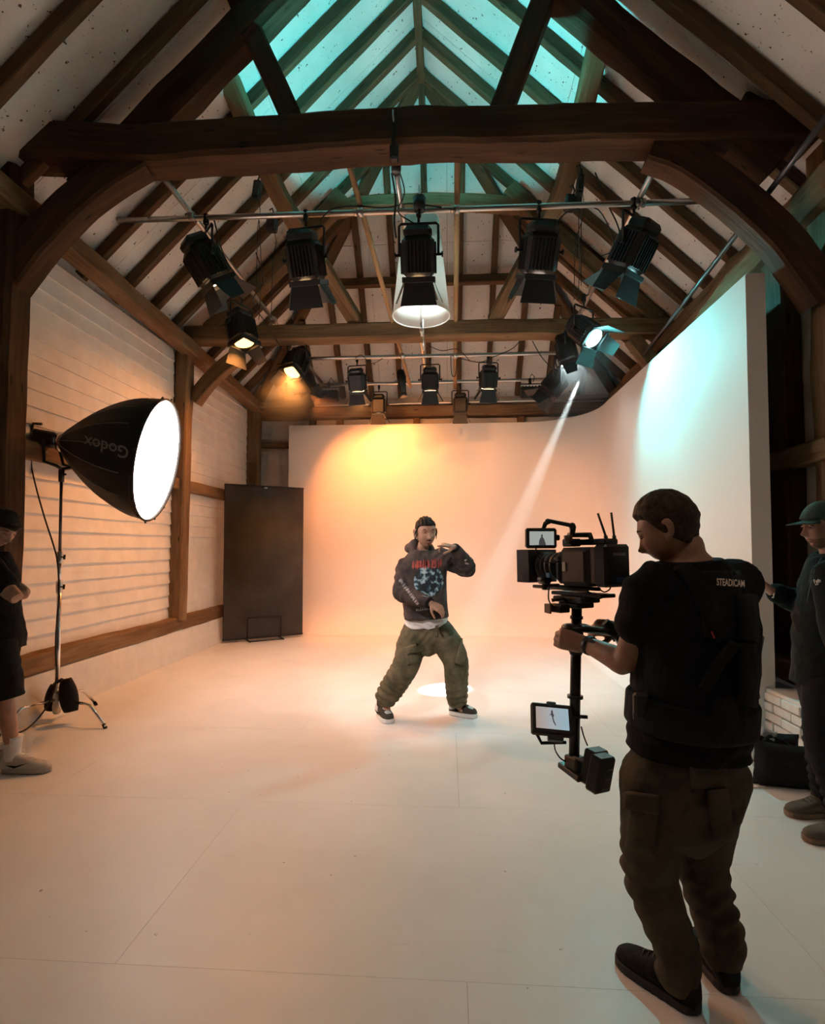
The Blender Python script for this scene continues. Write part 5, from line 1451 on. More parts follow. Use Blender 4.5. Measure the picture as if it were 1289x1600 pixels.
        o = put(name, mb_, m_, root, lab); s = o.modifiers.new('s', 'SOLIDIFY'); s.thickness = th * 1.6; s.offset = -1
        return o
    patch('vest_back_pad', A(1128, 945, 1.8), V((.97, .2, 0)), V((-.06, 0, 1)), .15, .22, .006, M['vest'], bt, root, 10, 10)
    strap('vest_strap', [A(1062, 880, 1.8), A(1085, 905, 1.8), A(1112, 960, 1.8), A(1138, 1005, 1.8)], .055, .008)
    strap('vest_strap', [A(1163, 930, 1.8), A(1166, 960, 1.8), A(1166, 1005, 1.8)], .05, .008)
    strap('vest_strap', [A(1145, 1005, 1.8), A(1120, 1035, 1.8), A(1098, 1075, 1.8)], .03, .012)
    strap('vest_strap', [A(1162, 1005, 1.8), A(1165, 1060, 1.8), A(1160, 1100, 1.8)], .04, .014)
    belt = MB(); c = hm + upv * .19
    loft(belt, [(c - upv * .05, sd, fwv, .197, .172, .9), (c - upv * .04, sd, fwv, .206, .181, .9), (c + upv * .05, sd, fwv, .206, .181, .9), (c + upv * .06, sd, fwv, .197, .172, .9)], 36)
    bl = link('vest_belt', solid('vest_belt', belt, .008, 1), M['vest'], root)
    b0 = A(998, 1090, 1.84)
    put('buckle', MB().box(A(1002, 1100, 1.80), (.05, .03, .07), None, .008), M['black'], bl)
    put('buckle', MB().box(A(996, 1118, 1.84), (.03, .03, .035), None, .006), M['black'], bl)
    put('pouch', MB().box(A(1128, 1105, 1.72), (.09, .03, .075), Matrix.Rotation(.15, 3, 'Z'), .008), M['vest'], bl)
    put('side_bracket', MB().box(A(1174, 1010, 1.86), (.05, .06, .10), Matrix.Rotation(.2, 3, 'Y'), .012), M['black'], bl)
    put('side_bracket', MB().box(A(1168, 1128, 1.86), (.05, .05, .09), Matrix.Rotation(-.2, 3, 'Y'), .012), M['black'], bl)
    put('side_ratchet', MB().box(A(1172, 1060, 1.86), (.03, .04, .14), Matrix.Rotation(-.15, 3, 'Y'), .008), M['black'], bl)
    put('red_tab', MB().box(A(1114, 992, 1.70), (.004, .003, .022), Matrix.Rotation(-.4, 3, 'Y')), mat('red_tab', (.5, .03, .04), .6), root)
    tc = A(1142, 911, 1.55); du_ = (A(1150, 911.5, 1.56) - tc).normalized(); dv_ = V((0, 0, 1))
    bpad = [o for o in root.children if o.name.startswith('vest_back_pad')]
    dgp = bpy.context.evaluated_depsgraph_get()
    cd = (tc - cam.location).normalized()
    text_on('STEADICAM', .0305, lambda x, y: tc + du_ * x * .80 + dv_ * y, bt, cd, mat('logo_tan', (.85, .68, .55), .5), root, off=.026, bold=.0008)
    # watch
    w = J['wl'].lerp(J['el'], .10); d = (J['el'] - J['wl']).normalized(); m4 = Matrix.Translation(w) @ d.to_track_quat('Z', 'Y').to_matrix().to_4x4()
    wt = put('watch', MB().lathe([(.0315, -.011), (.035, -.010), (.035, .010), (.0315, .011)], 20, m4), M['black'], root)
    put('watch_case', MB().box(w + V((0, -.034, .008)), (.034, .012, .038), d.to_track_quat('X', 'Z').to_matrix(), .006), M['dark_steel'], wt)
    # black trainers
    up_ = cloth('black_knit', (.012, .011, .011), (.022, .020, .019), 30); so_ = mat('black_sole', (.02, .018, .017), .6)
    for hh, tt in ((hL, tL), (hR, tR)):
        sh, (a, b, z, L_) = shoe(root, hh, tt, up_, so_, M['black'], None, .050, .95, .026)
        put('heel_tab', MB().box(hh + a * .004 + z * .118, (.012, .035, .03), Matrix((a, b, z)).transposed(), .004), up_, sh)
        put('heel_mark', MB().box(hh + a * .055 - b * .0 + z * .055, (.035, .088, .004), Matrix((a, b, z)).transposed()), M['logo_grey'], sh)
        limbm = MB(); limb(limbm, [hh.lerp(tt, .22) + z * .08, hh.lerp(tt, .22) + z * .17], [.045, .043], 16)
        put('sock', limbm, M['cloth_black'], sh)
    return J
OPJ = operator()

# ================================================================== camera rig (sled, camera, monitors, batteries)
def camera_rig():
    A = at
    YR_ = 2.12
    top, bot = A(901, 950, YR_), A(897, 1182, YR_ - .03)
    root = thing('camera_rig', 'black stabiliser sled with cinema camera on top and battery sled below, in the operator hands', 'camera rig', bot)
    bk = mat('rig_black', (.014, .013, .013), .38); bm_ = mat('rig_matt', (.020, .019, .018), .6); brz = mat('rig_bronze', (.10, .065, .04), .45, .3); grey = mat('rig_grey', (.09, .085, .08), .4)
    ax = (top - bot).normalized()
    def onpost(py):
        t = (py - 1182) / (950 - 1182); return bot.lerp(top, t)
    put('post', MB().tube([bot, top], .0195, 18), bk, root)
    for py, r, h in ((990, .026, .008), (1018, .026, .006), (1090, .029, .006), (1120, .024, .005), (965, .024, .006)):
        p = onpost(py); put('post_collar', MB().tube([p - ax * h, p + ax * h], r, 18), bk, root)
    put('lock_knob', MB().tube([onpost(1120), onpost(1120) + V((.045, -.01, 0))], .007, 8), bk, root)
    gr = MB(); p = onpost(1005); gr.tube([p - ax * .045, p - ax * .03, p + ax * .03, p + ax * .045], [.022, .025, .025, .022], 18)
    put('grip', gr, M['rubber'], root)
    # gimbal ring and handle
    g = onpost(981); gm = MB(); ring = [g + V((.045 * math.cos(t), .045 * math.sin(t), 0)) for t in [i * 2 * PI / 24 for i in range(25)]]
    gm.tube(ring, .011, 8, False); put('gimbal', gm, bk, root)
    put('gimbal_arm', MB().tube([A(884, 979, YR_ - .03), A(915, 983, YR_ - .04), A(935, 985, YR_ + .02), A(958, 988, YR_ + .06)], [.012, .014, .013, .016], 10), bk, root)
    put('gimbal_handle', MB().tube([A(945, 972, YR_ + .06), A(958, 985, YR_ + .06), A(966, 1000, YR_ + .05)], [.018, .022, .019], 12), M['rubber'], root)
    arm = put('support_arm', MB().box(A(993, 1040, 2.06), (.03, .045, .15), Matrix.Rotation(-.75, 3, 'Y'), .006).box(A(975, 1012, 2.12), (.028, .04, .10), Matrix.Rotation(-.5, 3, 'Y'), .006), bk, root)
    put('arm_spring', MB().tube([A(984, 1032, 2.03), A(1003, 1062, 2.0)], .009, 8), M['chrome'], arm)
    # camera frame axes: f forwards (lens), r to its right, z up
    f = V((-.52, .85, -.02)).normalized(); z = V((0, 0, 1)); r = f.cross(z).normalized(); z = r.cross(f)
    R = Matrix((f, r, z)).transposed()
    o = A(908, 885, YR_)            # body centre
    def P(a, b, c): return o + f * a + r * b + z * c
    cam_ = put('camera_body', MB().box(P(-.02, 0, 0), (.15, .115, .145), R, .012).box(P(.075, 0, -.005), (.05, .105, .125), R, .02), bm_, root)
    put('side_panel', MB().box(P(-.02, -.0595, .0), (.11, .006, .115), R, .003), brz, cam_)
    put('label', MB().box(P(.025, -.064, .0), (.016, .003, .034), R), mat('paper_label', (.55, .42, .33), .7), cam_)
    put('battery_plate', MB().box(P(-.108, 0, .005), (.03, .105, .135), R, .006), brz, root)
    bat = put('battery', MB().box(P(-.150, .0, .005), (.06, .125, .152), R, .010), bk, root)
    put('battery_print', MB().box(P(-.1805, .005, .045), (.002, .06, .010), R), M['logo_grey'], bat)
    put('battery_print', MB().box(P(-.1805, .012, -.045), (.002, .055, .016), R), mat('print_blue', (.03, .07, .16), .5), bat)
    put('receiver', MB().box(P(-.06, .03, .092), (.13, .07, .022), R, .005), bk, root)
    for s, tp_ in ((.015, A(934, 802, YR_ - .1)), (.055, A(955, 801, YR_ - .1))):
        b_ = P(-.115, s, .10)
        an = put('antenna', MB().tube([b_ + (tp_ - b_) * .0, b_ + (tp_ - b_) * .15, tp_], [.0055, .0045, .004], 8), bk, root)
        put('antenna_base', MB().tube([b_ - z * .012, b_ + (tp_ - b_) * .14], .0075, 8), bk, an)
    # lens and matte box
    lm = Matrix.Translation(P(.10, 0, -.0)) @ f.to_track_quat('Z', 'Y').to_matrix().to_4x4()
    ln = put('lens', MB().lathe([(.0, 0), (.046, 0), (.046, .03), (.052, .032), (.052, .055), (.048, .057), (.048, .085), (.055, .088), (.055, .12), (0, .12)], 28, lm), bk, root)
    for zz in (.015, .044, .07, .10):
        put('lens_ring', MB().lathe([(.0535 if zz > .04 else .047, zz - .004), (.0555, zz - .004), (.0555, zz + .004), (.0535 if zz > .04 else .047, zz + .004)], 28, lm), grey, ln)
    put('focus_motor', MB().tube([P(.13, -.05, -.055), P(.175, -.05, -.055)], .018, 12), bk, root)
    put('lens_tag', MB().box(P(.118, -.057, -.035), (.024, .012, .02), R, .003), mat('tag_blue', (.10, .28, .45), .5), ln)
    mbx = MB(); c0 = P(.235, 0, 0)
    for s1, s2, sz in ((0, 1, (.075, .150, .004)), (0, -1, (.075, .150, .004)), (1, 0, (.075, .004, .135)), (-1, 0, (.075, .004, .135))):
        mbx.box(P(.255, s1 * .073, s2 * .066), sz, R)
    mbx.box(P(.222, 0, 0), (.012, .150, .135), R, .003)
    put('matte_box', mbx, bk, root)
    put('rod', MB().tube([P(-.06, -.03, -.085), P(.24, -.03, -.085)], .0075, 8), grey, root)
    put('rod', MB().tube([P(-.06, .03, -.085), P(.24, .03, -.085)], .0075, 8), grey, root)
    put('rod_clamp', MB().box(P(.17, 0, -.085), (.022, .085, .024), R, .004), bk, root)
    put('top_handle', MB().tube([P(-.06, 0, .085), P(-.05, 0, .118), P(.06, 0, .122), P(.07, 0, .09)], .010, 10), bk, root)
    put('top_block', MB().box(A(893, 848, YR_), (.055, .05, .03), R, .005).box(A(905, 836, YR_), (.07, .03, .016), R, .004), bk, root)
    put('cable_reel', MB().tube([A(887, 836, YR_ - .02), A(889, 848, YR_ - .02)], .016, 12), brz, root)
    # monitor on its arm
    m1 = A(845, 841, YR_ - .06)
    fx = (A(855, 840.5, YR_ - .05) - A(835, 840.5, YR_ - .06)).normalized(); fn = (cam.location - m1).normalized(); fn = (fn - fx * fn.dot(fx)).normalized(); fz = fn.cross(fx) * -1
    fz = fx.cross(fn) * -1
    if fz.z < 0: fz = -fz
    RM = Matrix((fx, fn * -1, fz)).transposed()
    mon = put('monitor', MB().box(m1, (.118, .028, .076), RM, .007), bk, root)
    scr = mat('screen', (.02, .02, .02), .25, emit=(.62, .66, .62), estr=.42)
    put('screen', MB().box(m1 + fn * .0148 + fx * -.002, (.094, .002, .051), RM), scr, mon)
    dark = mat('screen_dark', (.02, .02, .02), .3, emit=(.10, .09, .10), estr=.4)
    def figure(c, s, par, m_):
        mb_ = MB()
        pts = [(-.5, -.9), (-.42, -.2), (-.30, .12), (-.12, .26), (-.13, .52), (-.09, .68), (.02, .73), (.12, .66), (.13, .48), (.10, .30), (.28, .12), (.40, -.2), (.52, -.5), (.62, -.9)]
        mb_.prism([c + fx * x * s + fz * y * s for x, y in pts], fn * .001); return put('screen_picture', mb_, m_, par)
    figure(m1 + fn * .0158 - fz * .0035 + fx * -.002, .025, mon, dark)
    put('articulated_arm', MB().tube([A(849, 826, YR_ - .05), A(852, 818, YR_ - .04), A(858, 814, YR_ - .04), A(893, 821, YR_), A(895, 823, YR_), A(894, 838, YR_)], [.007, .009, .008, .008, .013, .009], 10), bk, root)
    put('arm_ball', MB().lathe([(0.0001, -.014), (.010, -.01), (.014, 0), (.010, .01), (.0001, .014)], 14, Matrix.Translation(A(894, 822, YR_))), bk, root)
    put('arm_ball', MB().lathe([(0.0001, -.012), (.009, -.008), (.012, 0), (.009, .008), (.0001, .012)], 14, Matrix.Translation(A(856, 815, YR_ - .04))), bk, root)
    put('monitor_bracket', MB().box(A(868, 840, YR_ - .03), (.03, .02, .022), None, .004), bk, root)
    def wire(name, pts, rr=.0028):
        P_ = [V(p) for p in pts]; Q = []
        for i in range(len(P_) - 1):
            p0, p1, p2, p3 = P_[max(i - 1, 0)], P_[i], P_[i + 1], P_[min(i + 2, len(P_) - 1)]
            for k in range(5):
                t = k / 5; Q.append(.5 * ((2 * p1) + (p2 - p0) * t + (2 * p0 - 5 * p1 + 4 * p2 - p3) * t * t + (3 * p1 - p0 - 3 * p2 + p3) * t ** 3))
        put(name, MB().tube(Q + [P_[-1]], rr, 6), M['rubber'], root)
    wire('wire', [A(837, 855, YR_ - .06), A(840, 868, YR_ - .05), A(850, 877, YR_ - .06), A(862, 880, YR_ - .06), A(874, 876, YR_ - .05)])
    wire('wire', [A(953, 865, YR_ - .1), A(962, 876, YR_ - .1), A(960, 888, YR_ - .1), A(954, 895, YR_ - .1)])
    wire('wire', [A(953, 910, YR_ - .08), A(953, 920, YR_ - .08), A(945, 925, YR_ - .08), A(938, 922, YR_ - .08)])
    wire('wire', [A(858, 915, YR_ - .04), A(857, 935, YR_ - .04), A(862, 945, YR_ - .03), A(872, 948, YR_)])
    wire('wire', [A(866, 1150, YR_ - .05), A(867, 1170, YR_ - .05), A(875, 1184, YR_ - .04), A(884, 1190, YR_ - .03)])
    wire('wire', [A(908, 1135, YR_ - .05), A(912, 1150, YR_ - .06), A(918, 1165, YR_ - .06)])
    # dovetail plate and stage under the camera
    put('dovetail', MB().box(P(.0, 0, -.105), (.26, .075, .014), R, .003), bk, root)
    put('stage', MB().box(A(900, 936, YR_), (.15, .10, .022), R, .004).box(A(900, 945, YR_), (.10, .09, .02), R, .004), bm_, root)
    put('stage_knob', MB().tube([A(925, 936, YR_ - .05), A(940, 933, YR_ - .06)], .006, 8), bk, root)
    put('lever', MB().tube([A(918, 925, YR_ - .05), A(930, 930, YR_ - .07), A(941, 929, YR_ - .08)], .004, 6), bk, root)
    rcv = put('motor_driver', MB().box(A(871, 950, YR_ - .02), (.085, .05, .03), R, .004), bk, root)
    put('end_plate', MB().box(A(856, 951, YR_ - .02), (.006, .045, .034), Matrix.Rotation(.3, 3, 'Z')), brz, rcv)
    put('focus_bracket', MB().tube([A(862, 938, YR_ - .03), A(880, 935, YR_ - .03), A(890, 942, YR_ - .02)], .007, 8), bk, root)
    # lower monitor
    m2 = A(862, 1125, YR_ - .05)
    fx2 = V((.985, -.05, -.06)).normalized(); up2 = V((-.12, .62, .78)); up2 = (up2 - fx2 * up2.dot(fx2)).normalized(); fn2 = up2.cross(fx2)
    if fn2.y > 0: fn2 = -fn2
    R2 = Matrix((fx2, -fn2, up2)).transposed()
    if R2.determinant() < 0: R2 = Matrix((fx2, fn2, up2)).transposed()
    lmn = put('lower_monitor', MB().box(m2, (.152, .032, .115), R2, .006), bm_, root)
    sc2 = mat('screen_warm', (.02, .02, .02), .2, emit=(.45, .62, .70), estr=.55); N, L, b = nodes(sc2); g = N.new('ShaderNodeTexCoord'); sx = N.new('ShaderNodeSeparateXYZ'); L.new(g.outputs['Generated'], sx.inputs[0])
    rr = ramp(N, L, sx.outputs['X'], [(.0, (.55, .42, .36)), (.45, (.52, .54, .56)), (.8, (.42, .58, .66))]); L.new(rr.outputs[0], b.inputs['Emission Color'])
    put('screen', MB().box(m2 + fn2 * .0165, (.118, .002, .080), R2), sc2, lmn)
    fx_, fz_ = fx2, up2
    mb_ = MB(); c = m2 + fn2 * .0178
    for poly in ([(-.1, .9), (.05, .95), (.10, .55), (.22, .35), (.10, .1), (-.05, .15), (-.14, .4)], [(-.05, .2), (.10, .12), (.18, -.3), (.40, -.8), (.30, -.85), (.06, -.4)], [(-.14, .5), (-.32, .35), (-.30, .28), (-.12, .40)]):
        mb_.prism([c + fx_ * x * .032 + fz_ * y * .032 for x, y in poly], fn2 * .0008)
    o_ = put('screen_picture', mb_, dark, lmn); o_['kind'] = 'stuff'
    put('hood_clip', MB().box(m2 + up2 * .062, (.035, .02, .012), R2, .003), grey, lmn)
    put('battery_clip', MB().box(m2 - up2 * .066 + fx2 * .01, (.055, .03, .022), R2, .004), bk, lmn)
    put('monitor_yoke', MB().tube([A(833, 1128, YR_ - .06), A(838, 1145, YR_ - .06), A(846, 1161, YR_ - .06), A(884, 1160, YR_ - .04)], .0065, 8), bm_, root)
    # lower sled and batteries
    Rb = Matrix.Rotation(-.62, 3, 'Y') @ Matrix.Rotation(.45, 3, 'Z')
    q1 = A(898, 1192, YR_ - .03)
    put('sled_base', MB().box(q1, (.055, .06, .055), Matrix.Rotation(.6, 3, 'Z'), .006), brz, root)
    dr = (A(925, 1222, YR_ - .14) - A(882, 1190, YR_ + .0)).normalized()
    put('sled_rail', MB().box(A(895, 1205, YR_ - .04), (.12, .05, .022), dr.to_track_quat('X', 'Z').to_matrix(), .004), bk, root)
    put('sled_rod', MB().tube([A(890, 1180, YR_ - .03), A(930, 1198, YR_ - .12)], .006, 8), brz, root)
    Rz = Matrix.Rotation(math.radians(38), 3, 'Z') @ Matrix.Rotation(math.radians(8), 3, 'X')
    for (px, py, dY, lab) in ((928, 1197, -.08, 0), (938, 1208, -.15, 1)):
        c = A(px, py, YR_ + dY)
        bb = put('sled_battery', MB().box(c, (.085, .05, .125), Rz @ Matrix.Rotation(.12, 3, 'Y'), .007), bk, root)
        if lab:
            RR = Rz @ Matrix.Rotation(.12, 3, 'Y')
            for (x, zz, w, h) in ((.015, .022, .030, .005), (.008, -.012, .026, .005), (.004, -.045, .036, .008)):
                put('battery_print', MB().box(c + RR @ V((x, -.0258, zz)), (w, .001, h), RR), M['logo_grey'], bb)
    return root
camera_rig()
# ================================================================== crew at the edges
def crew_left():
    A = at
    Y = 3.42
    J = dict(hl=A(-8, 1000, Y + .10), hr=A(-6, 1000, Y - .10), sl=A(-22, 885, Y + .20), sr=A(-20, 885, Y - .18), chest=A(-16, 915, Y), neck=A(-18, 862, Y),
             head=A(2, 826, Y - .01), hf=V((.80, -.16, -.56)), hu=V((.50, -.05, .86)),
             er=A(27, 935, Y - .22), wr=A(-14, 912, Y - .20), el=A(38, 926, Y + .02), wl=A(-10, 938, Y - .12),
             kl=A(6, 1090, Y + .10), kr=A(8, 1092, Y - .08), al=A(-8, 1185, Y + .12), ar=A(14, 1183, Y - .06))
    hR, tR = A(-6, 1222, Y - .10), A(79, 1207, Y); hR.z = tR.z = 0
    hR = tR - (tR - V((tR.x - 1, tR.y - .12, 0))).normalized() * .30
    hL = hR + V((-.34, .20, 0)); tL = hL + (tR - hR)
    J['ar'] = hR.lerp(tR, .22) + V((0, 0, .10)); J['al'] = hL.lerp(tL, .22) + V((0, 0, .10)); J['tr'] = hR.lerp(tR, .7) + V((0, 0, .04)); J['tl'] = hL.lerp(tL, .7) + V((0, 0, .04))
    root = thing('person', 'crew member in black T-shirt and shorts looking down with folded arms beside the softbox stand', 'person', hR)
    hands = dict(r=dict(d=V((-.8, .5, .2)), pn=V((.3, .8, 0)), side=1, curl=.4), l=dict(d=V((-.9, -.2, .2)), pn=V((.2, .6, -.6)), side=-1, curl=.4))
    me, fr = full_body(J, .92, hands, .98)
    sk = skin('skin_left', (.42, .24, .17)); link('body', me, sk, root)
    hc = J['head']
    add_eyes(hc, fr, root, brow_mat=M['hair_black'], lid_mat=sk)
    put('hair', hair_mesh(hc, J['hf'], J['hu'], .98, hairline_of(.046, .036, -.006, -.03, -.062), .018, .005, None, 40, .008), M['hair_black'], root)
    lf, fw, up = fr
    put('fringe', MB().tube([hc + lf * -.05 + fw * .075 + up * .07, hc + fw * .098 + up * .064, hc + lf * .05 + fw * .075 + up * .07], [.014, .018, .014], 10), M['hair_black'], root)
    ts = MB(); torso(ts, J, .052, -.14)
    for s in 'lr':
        p, q = J['s' + s], J['e' + s]; limb(ts, [J['chest'].lerp(p, .6), p, p.lerp(q, .35), p.lerp(q, .58)], [.09, .086, .078, .076], 18)
    me = folds(solid('t_shirt', ts, .009, 3), [(J['chest'], V((.3, .3, -1)), .25, .006, .07)], .002)
    t_ = link('t_shirt', me, M['cloth_black'], root)
    hm = (J['hl'] + J['hr']) / 2; sd = (J['hl'] - J['hr']).normalized(); upv = V((0, 0, 1)); fwv = sd.cross(upv)
    sh = MB(); loft(sh, [(hm - upv * .12, sd, fwv, .15, .13), (hm - upv * .03, sd, fwv, .185, .145, .9), (hm + upv * .1, sd, fwv, .17, .125, .9)], 28)
    for s in 'lr':
        h, k = J['h' + s], J['k' + s]; limb(sh, [h, h.lerp(k, .5), h.lerp(k, .98)], [.115, .112, .110], 20, round_ends=False)
    link('shorts', folds(solid('shorts', sh, .009, 2), [(J['kr'] + V((0, 0, .1)), V((.3, 0, -1)), .2, .006, .08)], .002), M['cloth_black'], root)
    put('chest_mark', MB().box(A(5, 886, Y - .16), (.004, .02, .008), Matrix.Rotation(-.4, 3, 'Z')), M['white_cloth'], t_)
    wh = cloth('trainer_offwhite', (.50, .47, .43), (.60, .57, .53), 10); sol = mat('trainer_sole', (.40, .37, .33), .6)
    for h, t, a_ in ((hR, tR, 'ar'), (hL, tL, 'al')):
        s_, (a, b, z, L_) = shoe(root, h, t, wh, sol, M['white_cloth'], 'off-white trainer', .050, .95, .030)
        an = h.lerp(t, .20)
        k = MB(); limb(k, [an + z * .08, an + z * .14, an + z * .23], [.046, .047, .056], 16, round_ends=False)
        so = put('sock', k, M['white_cloth'], s_)
        q = h + a * L_ * .45 - b * .0505 + z * .058
        put('swoosh', MB().prism([q - a * .085 + z * .004, q - a * .03 - z * .016, q + a * .055 + z * .016, q - a * .02 - z * .001], -b * .003), M['cloth_black'], s_)
        q = an - b * .046 + z * .195
        put('swoosh', MB().prism([q - a * .022 - z * .002, q - a * .006 - z * .007, q + a * .026 + z * .007, q - a * .003 - z * .001], -b * .003), M['cloth_black'], s_)
crew_left()

def crew_right():
    A = at
    Y = 3.0
    J = dict(hl=A(1292, 1070, Y - .10), hr=A(1296, 1066, Y + .10), sl=A(1302, 900, Y - .19), sr=A(1300, 896, Y + .17), chest=A(1304, 935, Y), neck=A(1300, 868, Y),
             head=A(1286, 824, Y), hf=V((-.99, -.03, -.10)), hu=V((-.05, 0, 1)),
             el=A(1292, 975, Y - .22), wl=A(1240, 958, Y - .30), er=A(1262, 945, Y + .22), wr=A(1206, 924, Y + .12),
             kl=A(1286, 1165, Y - .10), kr=A(1282, 1150, Y + .12), al=A(1290, 1265, Y - .1), ar=A(1275, 1245, Y + .14))
    tL, tR = A(1256, 1308, 2.86), A(1228, 1268, 3.12); tL.z = tR.z = 0
    hL = tL + V((.29, .03, 0)); hR = tR + V((.29, .03, 0))
    J['el'] = A(1310, 985, Y - .22); J['wl'] = A(1325, 1040, Y - .30)
    J['al'] = hL.lerp(tL, .22) + V((0, 0, .10)); J['ar'] = hR.lerp(tR, .22) + V((0, 0, .10)); J['tl'] = hL.lerp(tL, .7) + V((0, 0, .04)); J['tr'] = hR.lerp(tR, .7) + V((0, 0, .04))
    root = thing('person', 'crew member in cap and dark jacket reaching out behind the camera operator', 'person', hL)
    hands = dict(r=dict(d=V((-.75, -.05, .55)), pn=V((-.45, -.2, -.75)), side=-1, curl=[.3, .4, .5, .6]), l=dict(d=V((0, 0, -1)), pn=V((0, 1, 0)), side=1, curl=.3))
    me, fr = full_body(J, .99, hands, .97)
    sk = skin('skin_right', (.40, .23, .17)); link('body', me, sk, root)
    hc = J['head']; lf, fw, up = fr
    add_eyes(hc, fr, root, brow_mat=M['hair_brown'], lid_mat=sk)
    put('hair', hair_mesh(hc, J['hf'], J['hu'], .97, hairline_of(.06, .04, -.01, -.04, -.06), .006, .003, None, 60), M['hair_brown'], root)
    def stub(x, y, z): return max(0, min(1, (-.045 - z) / .012)) * max(0, min(1, (y - .0) / .02))
    put('beard', hair_mesh(hc, J['hf'], J['hu'], .97, stub, .0014, .0008, None, 70), M['stubble'], root)
    capm = cloth('cap', (.045, .085, .085), (.07, .12, .12), 20)
    cap = put('cap', hair_mesh(hc, J['hf'], J['hu'], 1.0, hairline_of(.042, .040, .034, .026, .012, .006), .014, .0008, None, 20, .01), capm, root)
    bmb = MB(); vs = []
    for i in range(7):
        for k in range(13):
            a_ = (k / 12 - .5) * 2.2; rr = .082 + .072 * i / 6 * math.cos(a_ * .62)
            x = math.sin(a_) * rr * .84; y = .012 + math.cos(a_) * rr * 1.08; zz = .046 - .012 * (i / 6) - .30 * x * x / .08 * .10
            vs.append(hc + lf * x + fw * y + up * zz)
    bmb.add(vs, [(i * 13 + k, i * 13 + k + 1, (i + 1) * 13 + k + 1, (i + 1) * 13 + k) for i in range(6) for k in range(12)], True)
    br = put('brim', bmb, capm, cap); s = br.modifiers.new('s', 'SOLIDIFY'); s.thickness = .005
    jk = MB(); torso(jk, J, .045, -.02, 1.0, .02)
    limb(jk, [J['chest'].lerp(J['sr'], .6), J['sr'], J['sr'].lerp(J['er'], .5), J['er'], J['er'].lerp(J['wr'], .9)], [.10, .095, .085, .078, .052], 18)
    limb(jk, [J['chest'].lerp(J['sl'], .6), J['sl'], J['sl'].lerp(J['el'], .5), J['el'], J['el'].lerp(J['wl'], .9)], [.10, .095, .085, .078, .055], 18)
    limb(jk, [J['neck'] + V((-.05, -.06, -.01)), J['neck'] + V((-.075, 0, -.015)), J['neck'] + V((-.05, .06, -.01)), J['neck'] + V((.04, .06, .02)), J['neck'] + V((.06, 0, .03)), J['neck'] + V((.04, -.06, .02)), J['neck'] + V((-.05, -.06, -.01))], [.026] * 7, 10)
    me = folds(solid('jacket', jk, .009, 3), [(J['er'], J['wr'] - J['er'], .16, .010, .055), (J['chest'] - V((0, 0, .15)), V((.3, .2, -1)), .25, .009, .08)], .003)
    M['jacket'] = cloth('jacket', (.007, .011, .0125), (.012, .018, .020), 8)
    ja = link('jacket', me, M['jacket'], root)
    bv = bvh_of(ja)
    lc = A(1277, 909, 2.3); cd = (lc - cam.location).normalized()
    text_on('LSM', .034, lambda x, y: lc + V((.93, -.1, .18)) * x + V((-.15, 0, .98)) * y, bv, cd, M['white_cloth'], ja, 'chest_logo', .004, .0012) if False else None
    mbs = MB()
    for (x, y, w, h) in ((-.012, .004, .006, .020), (-.002, .0, .006, .014), (.006, .003, .006, .018), (.014, .002, .006, .012), (0, -.012, .022, .005)):
        q = lc + V((.93, -.1, .18)) * x + V((-.15, 0, .98)) * y; hit = bv.ray_cast(q, cd)
        if hit[0] is not None: mbs.box(hit[0] - cd * .003, (w, .003, h), Matrix.Rotation(-.3, 3, 'Y'))
    if mbs.v: o = put('chest_logo', mbs, M['white_cloth'], ja, 'small white chest logo'); o['kind'] = 'stuff'
    zp = MB(); pts = []
    for px, py in ((1283, 872), (1274, 890), (1268, 910), (1264, 925), (1262, 940)):
        q = A(px, py, 2.3); d = (q - cam.location).normalized(); hit = bv.ray_cast(q, d)
        if hit[0] is not None: pts.append(hit[0] - d * .002)
    if len(pts) > 2: put('zip', MB().tube(pts, .003, 6), mat('zip', (.03, .09, .12), .4), ja)
    w = J['wr'].lerp(J['er'], .02); d = (J['er'] - J['wr']).normalized()
    put('cuff', MB().tube([w, w + d * .012, w + d * .05, w + d * .06], [.040, .046, .048, .046], 16), M['jacket'], ja)
    put('bracelet', MB().tube([w - d * .012 + V((0, -.033, -.006)), w - d * .010 + V((0, -.02, -.032)), w - d * .008 + V((0, .01, -.036))], .004, 6), M['steel'], root)
    hm = (J['hl'] + J['hr']) / 2; sd = (J['hl'] - J['hr']).normalized(); upv = V((0, 0, 1)); fwv = sd.cross(upv)
    tr = MB(); loft(tr, [(hm - upv * .14, sd, fwv, .14, .12), (hm - upv * .04, sd, fwv, .18, .14, .9), (hm + upv * .1, sd, fwv, .17, .125, .9)], 28)
    for s in 'lr':
        h, k, a = J['h' + s], J['k' + s], J['a' + s]; limb(tr, [h, h.lerp(k, .5), k, k.lerp(a, .5), a + V((0, 0, -.02))], [.108, .098, .082, .074, .066], 20)
    M['navy'] = cloth('navy', (.009, .010, .013), (.015, .016, .020), 8)
    link('trousers', folds(solid('trousers', tr, .009, 2), [(J['ar'] + V((0, 0, .08)), V((0, 0, 1)), .15, .010, .05), (J['kr'], V((.2, 0, 1)), .18, .008, .07), (J['al'] + V((0, 0, .08)), V((0, 0, 1)), .15, .010, .05)], .002), M['navy'], root)
    up_ = cloth('suede', (.11, .09, .07), (.16, .13, .105), 14); so_ = mat('gum_sole', (.20, .13, .085), .6)
    for h, t in ((hL, tL), (hR, tR)): shoe(root, h, t, up_, so_, up_, 'grey-brown suede shoe', .049, .9, .026)
crew_right()
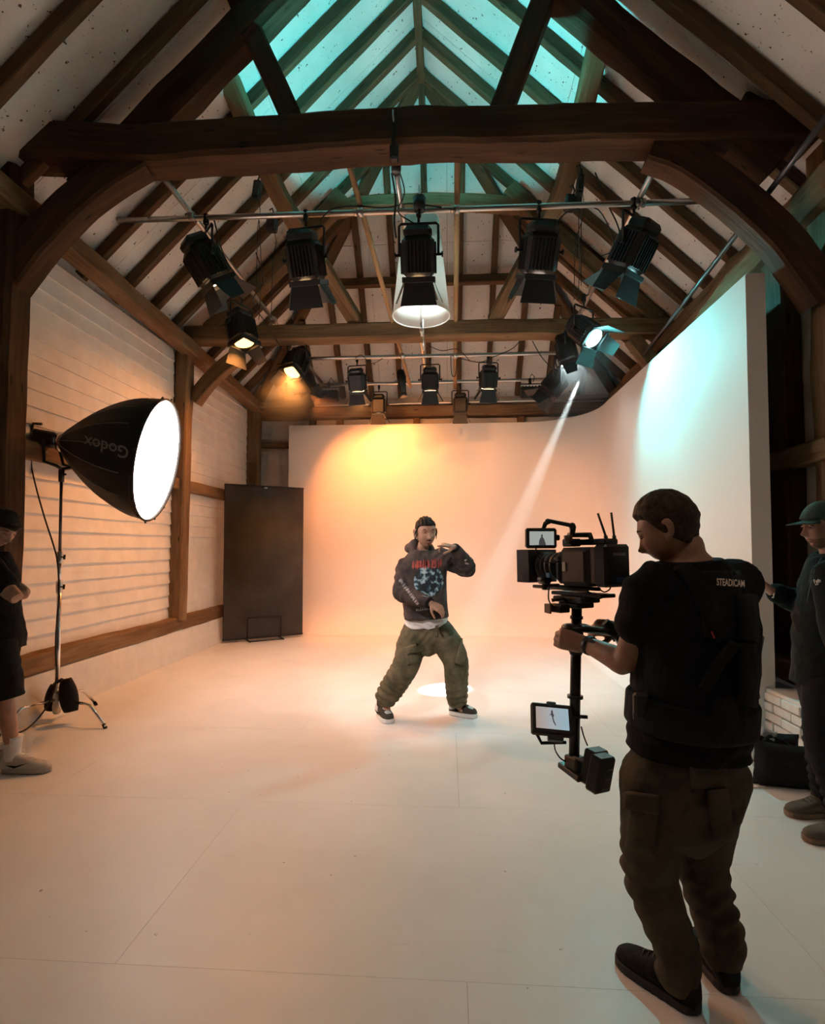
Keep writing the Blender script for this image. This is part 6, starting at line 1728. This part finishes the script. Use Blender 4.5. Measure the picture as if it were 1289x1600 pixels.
# ================================================================== haze
def haze_mat(name, d, aniso=.25, het=None):
    m = bpy.data.materials.new(name); m.use_nodes = True; N = m.node_tree.nodes; L = m.node_tree.links
    N.remove(N['Principled BSDF'])
    v = N.new('ShaderNodeVolumeScatter'); v.inputs['Density'].default_value = d; v.inputs['Anisotropy'].default_value = aniso
    L.new(v.outputs[0], N['Material Output'].inputs['Volume'])
    if het:
        tc = N.new('ShaderNodeTexCoord')
        gr = N.new('ShaderNodeVectorMath'); gr.operation = 'LENGTH'; L.new(tc.outputs['Object'], gr.inputs[0])
        fall = N.new('ShaderNodeMapRange'); fall.interpolation_type = 'SMOOTHERSTEP'; fall.inputs[1].default_value = 1.0; fall.inputs[2].default_value = .15; L.new(gr.outputs['Value'], fall.inputs[0])
        n = tex_noise(N, L, tc.outputs['Object'], het, 3, .55, (1, 1, 1.3))
        nr = N.new('ShaderNodeMapRange'); nr.inputs[1].default_value = .30; nr.inputs[2].default_value = .80; L.new(n, nr.inputs[0])
        a = N.new('ShaderNodeMath'); a.operation = 'MULTIPLY'; L.new(fall.outputs[0], a.inputs[0]); L.new(nr.outputs[0], a.inputs[1])
        b = N.new('ShaderNodeMath'); b.operation = 'MULTIPLY'; b.inputs[1].default_value = d; L.new(a.outputs[0], b.inputs[0])
        L.new(b.outputs[0], v.inputs['Density'])
    return m
bd = V((-0.020, 5.617, 0)) - c2
hz = put('haze', MB().box(c2 + bd * .47, (.8, .8, bd.length * 1.0), bd.to_track_quat('Z', 'Y').to_matrix()), haze_mat('haze', .045))
tag(hz, 'thin haze lit by the narrow white beam', 'haze', kind='stuff')
def puff(c, r, d, scale, label):
    bm = bmesh.new(); bmesh.ops.create_icosphere(bm, subdivisions=3, radius=1.0); me = bpy.data.meshes.new('smoke_puff'); bm.to_mesh(me); bm.free()
    o = link('smoke_puff', me, haze_mat('smoke', d, .2, scale)); o.location = c; o.scale = r
    tag(o, label, 'smoke', kind='stuff')
puff(at(482, 622, 7.5), (1.1, .75, .55), 4.0, 1.3, 'orange-lit smoke drifting below the amber lamps')
puff(at(415, 850, 8.0), (.85, .35, 1.1), 12, 1.5, 'pale smoke drifting across the black panel')
puff(at(915, 570, 6.75), (.6, .6, .45), 1.4, 1.8, 'teal-lit smoke around the cyan lamps')
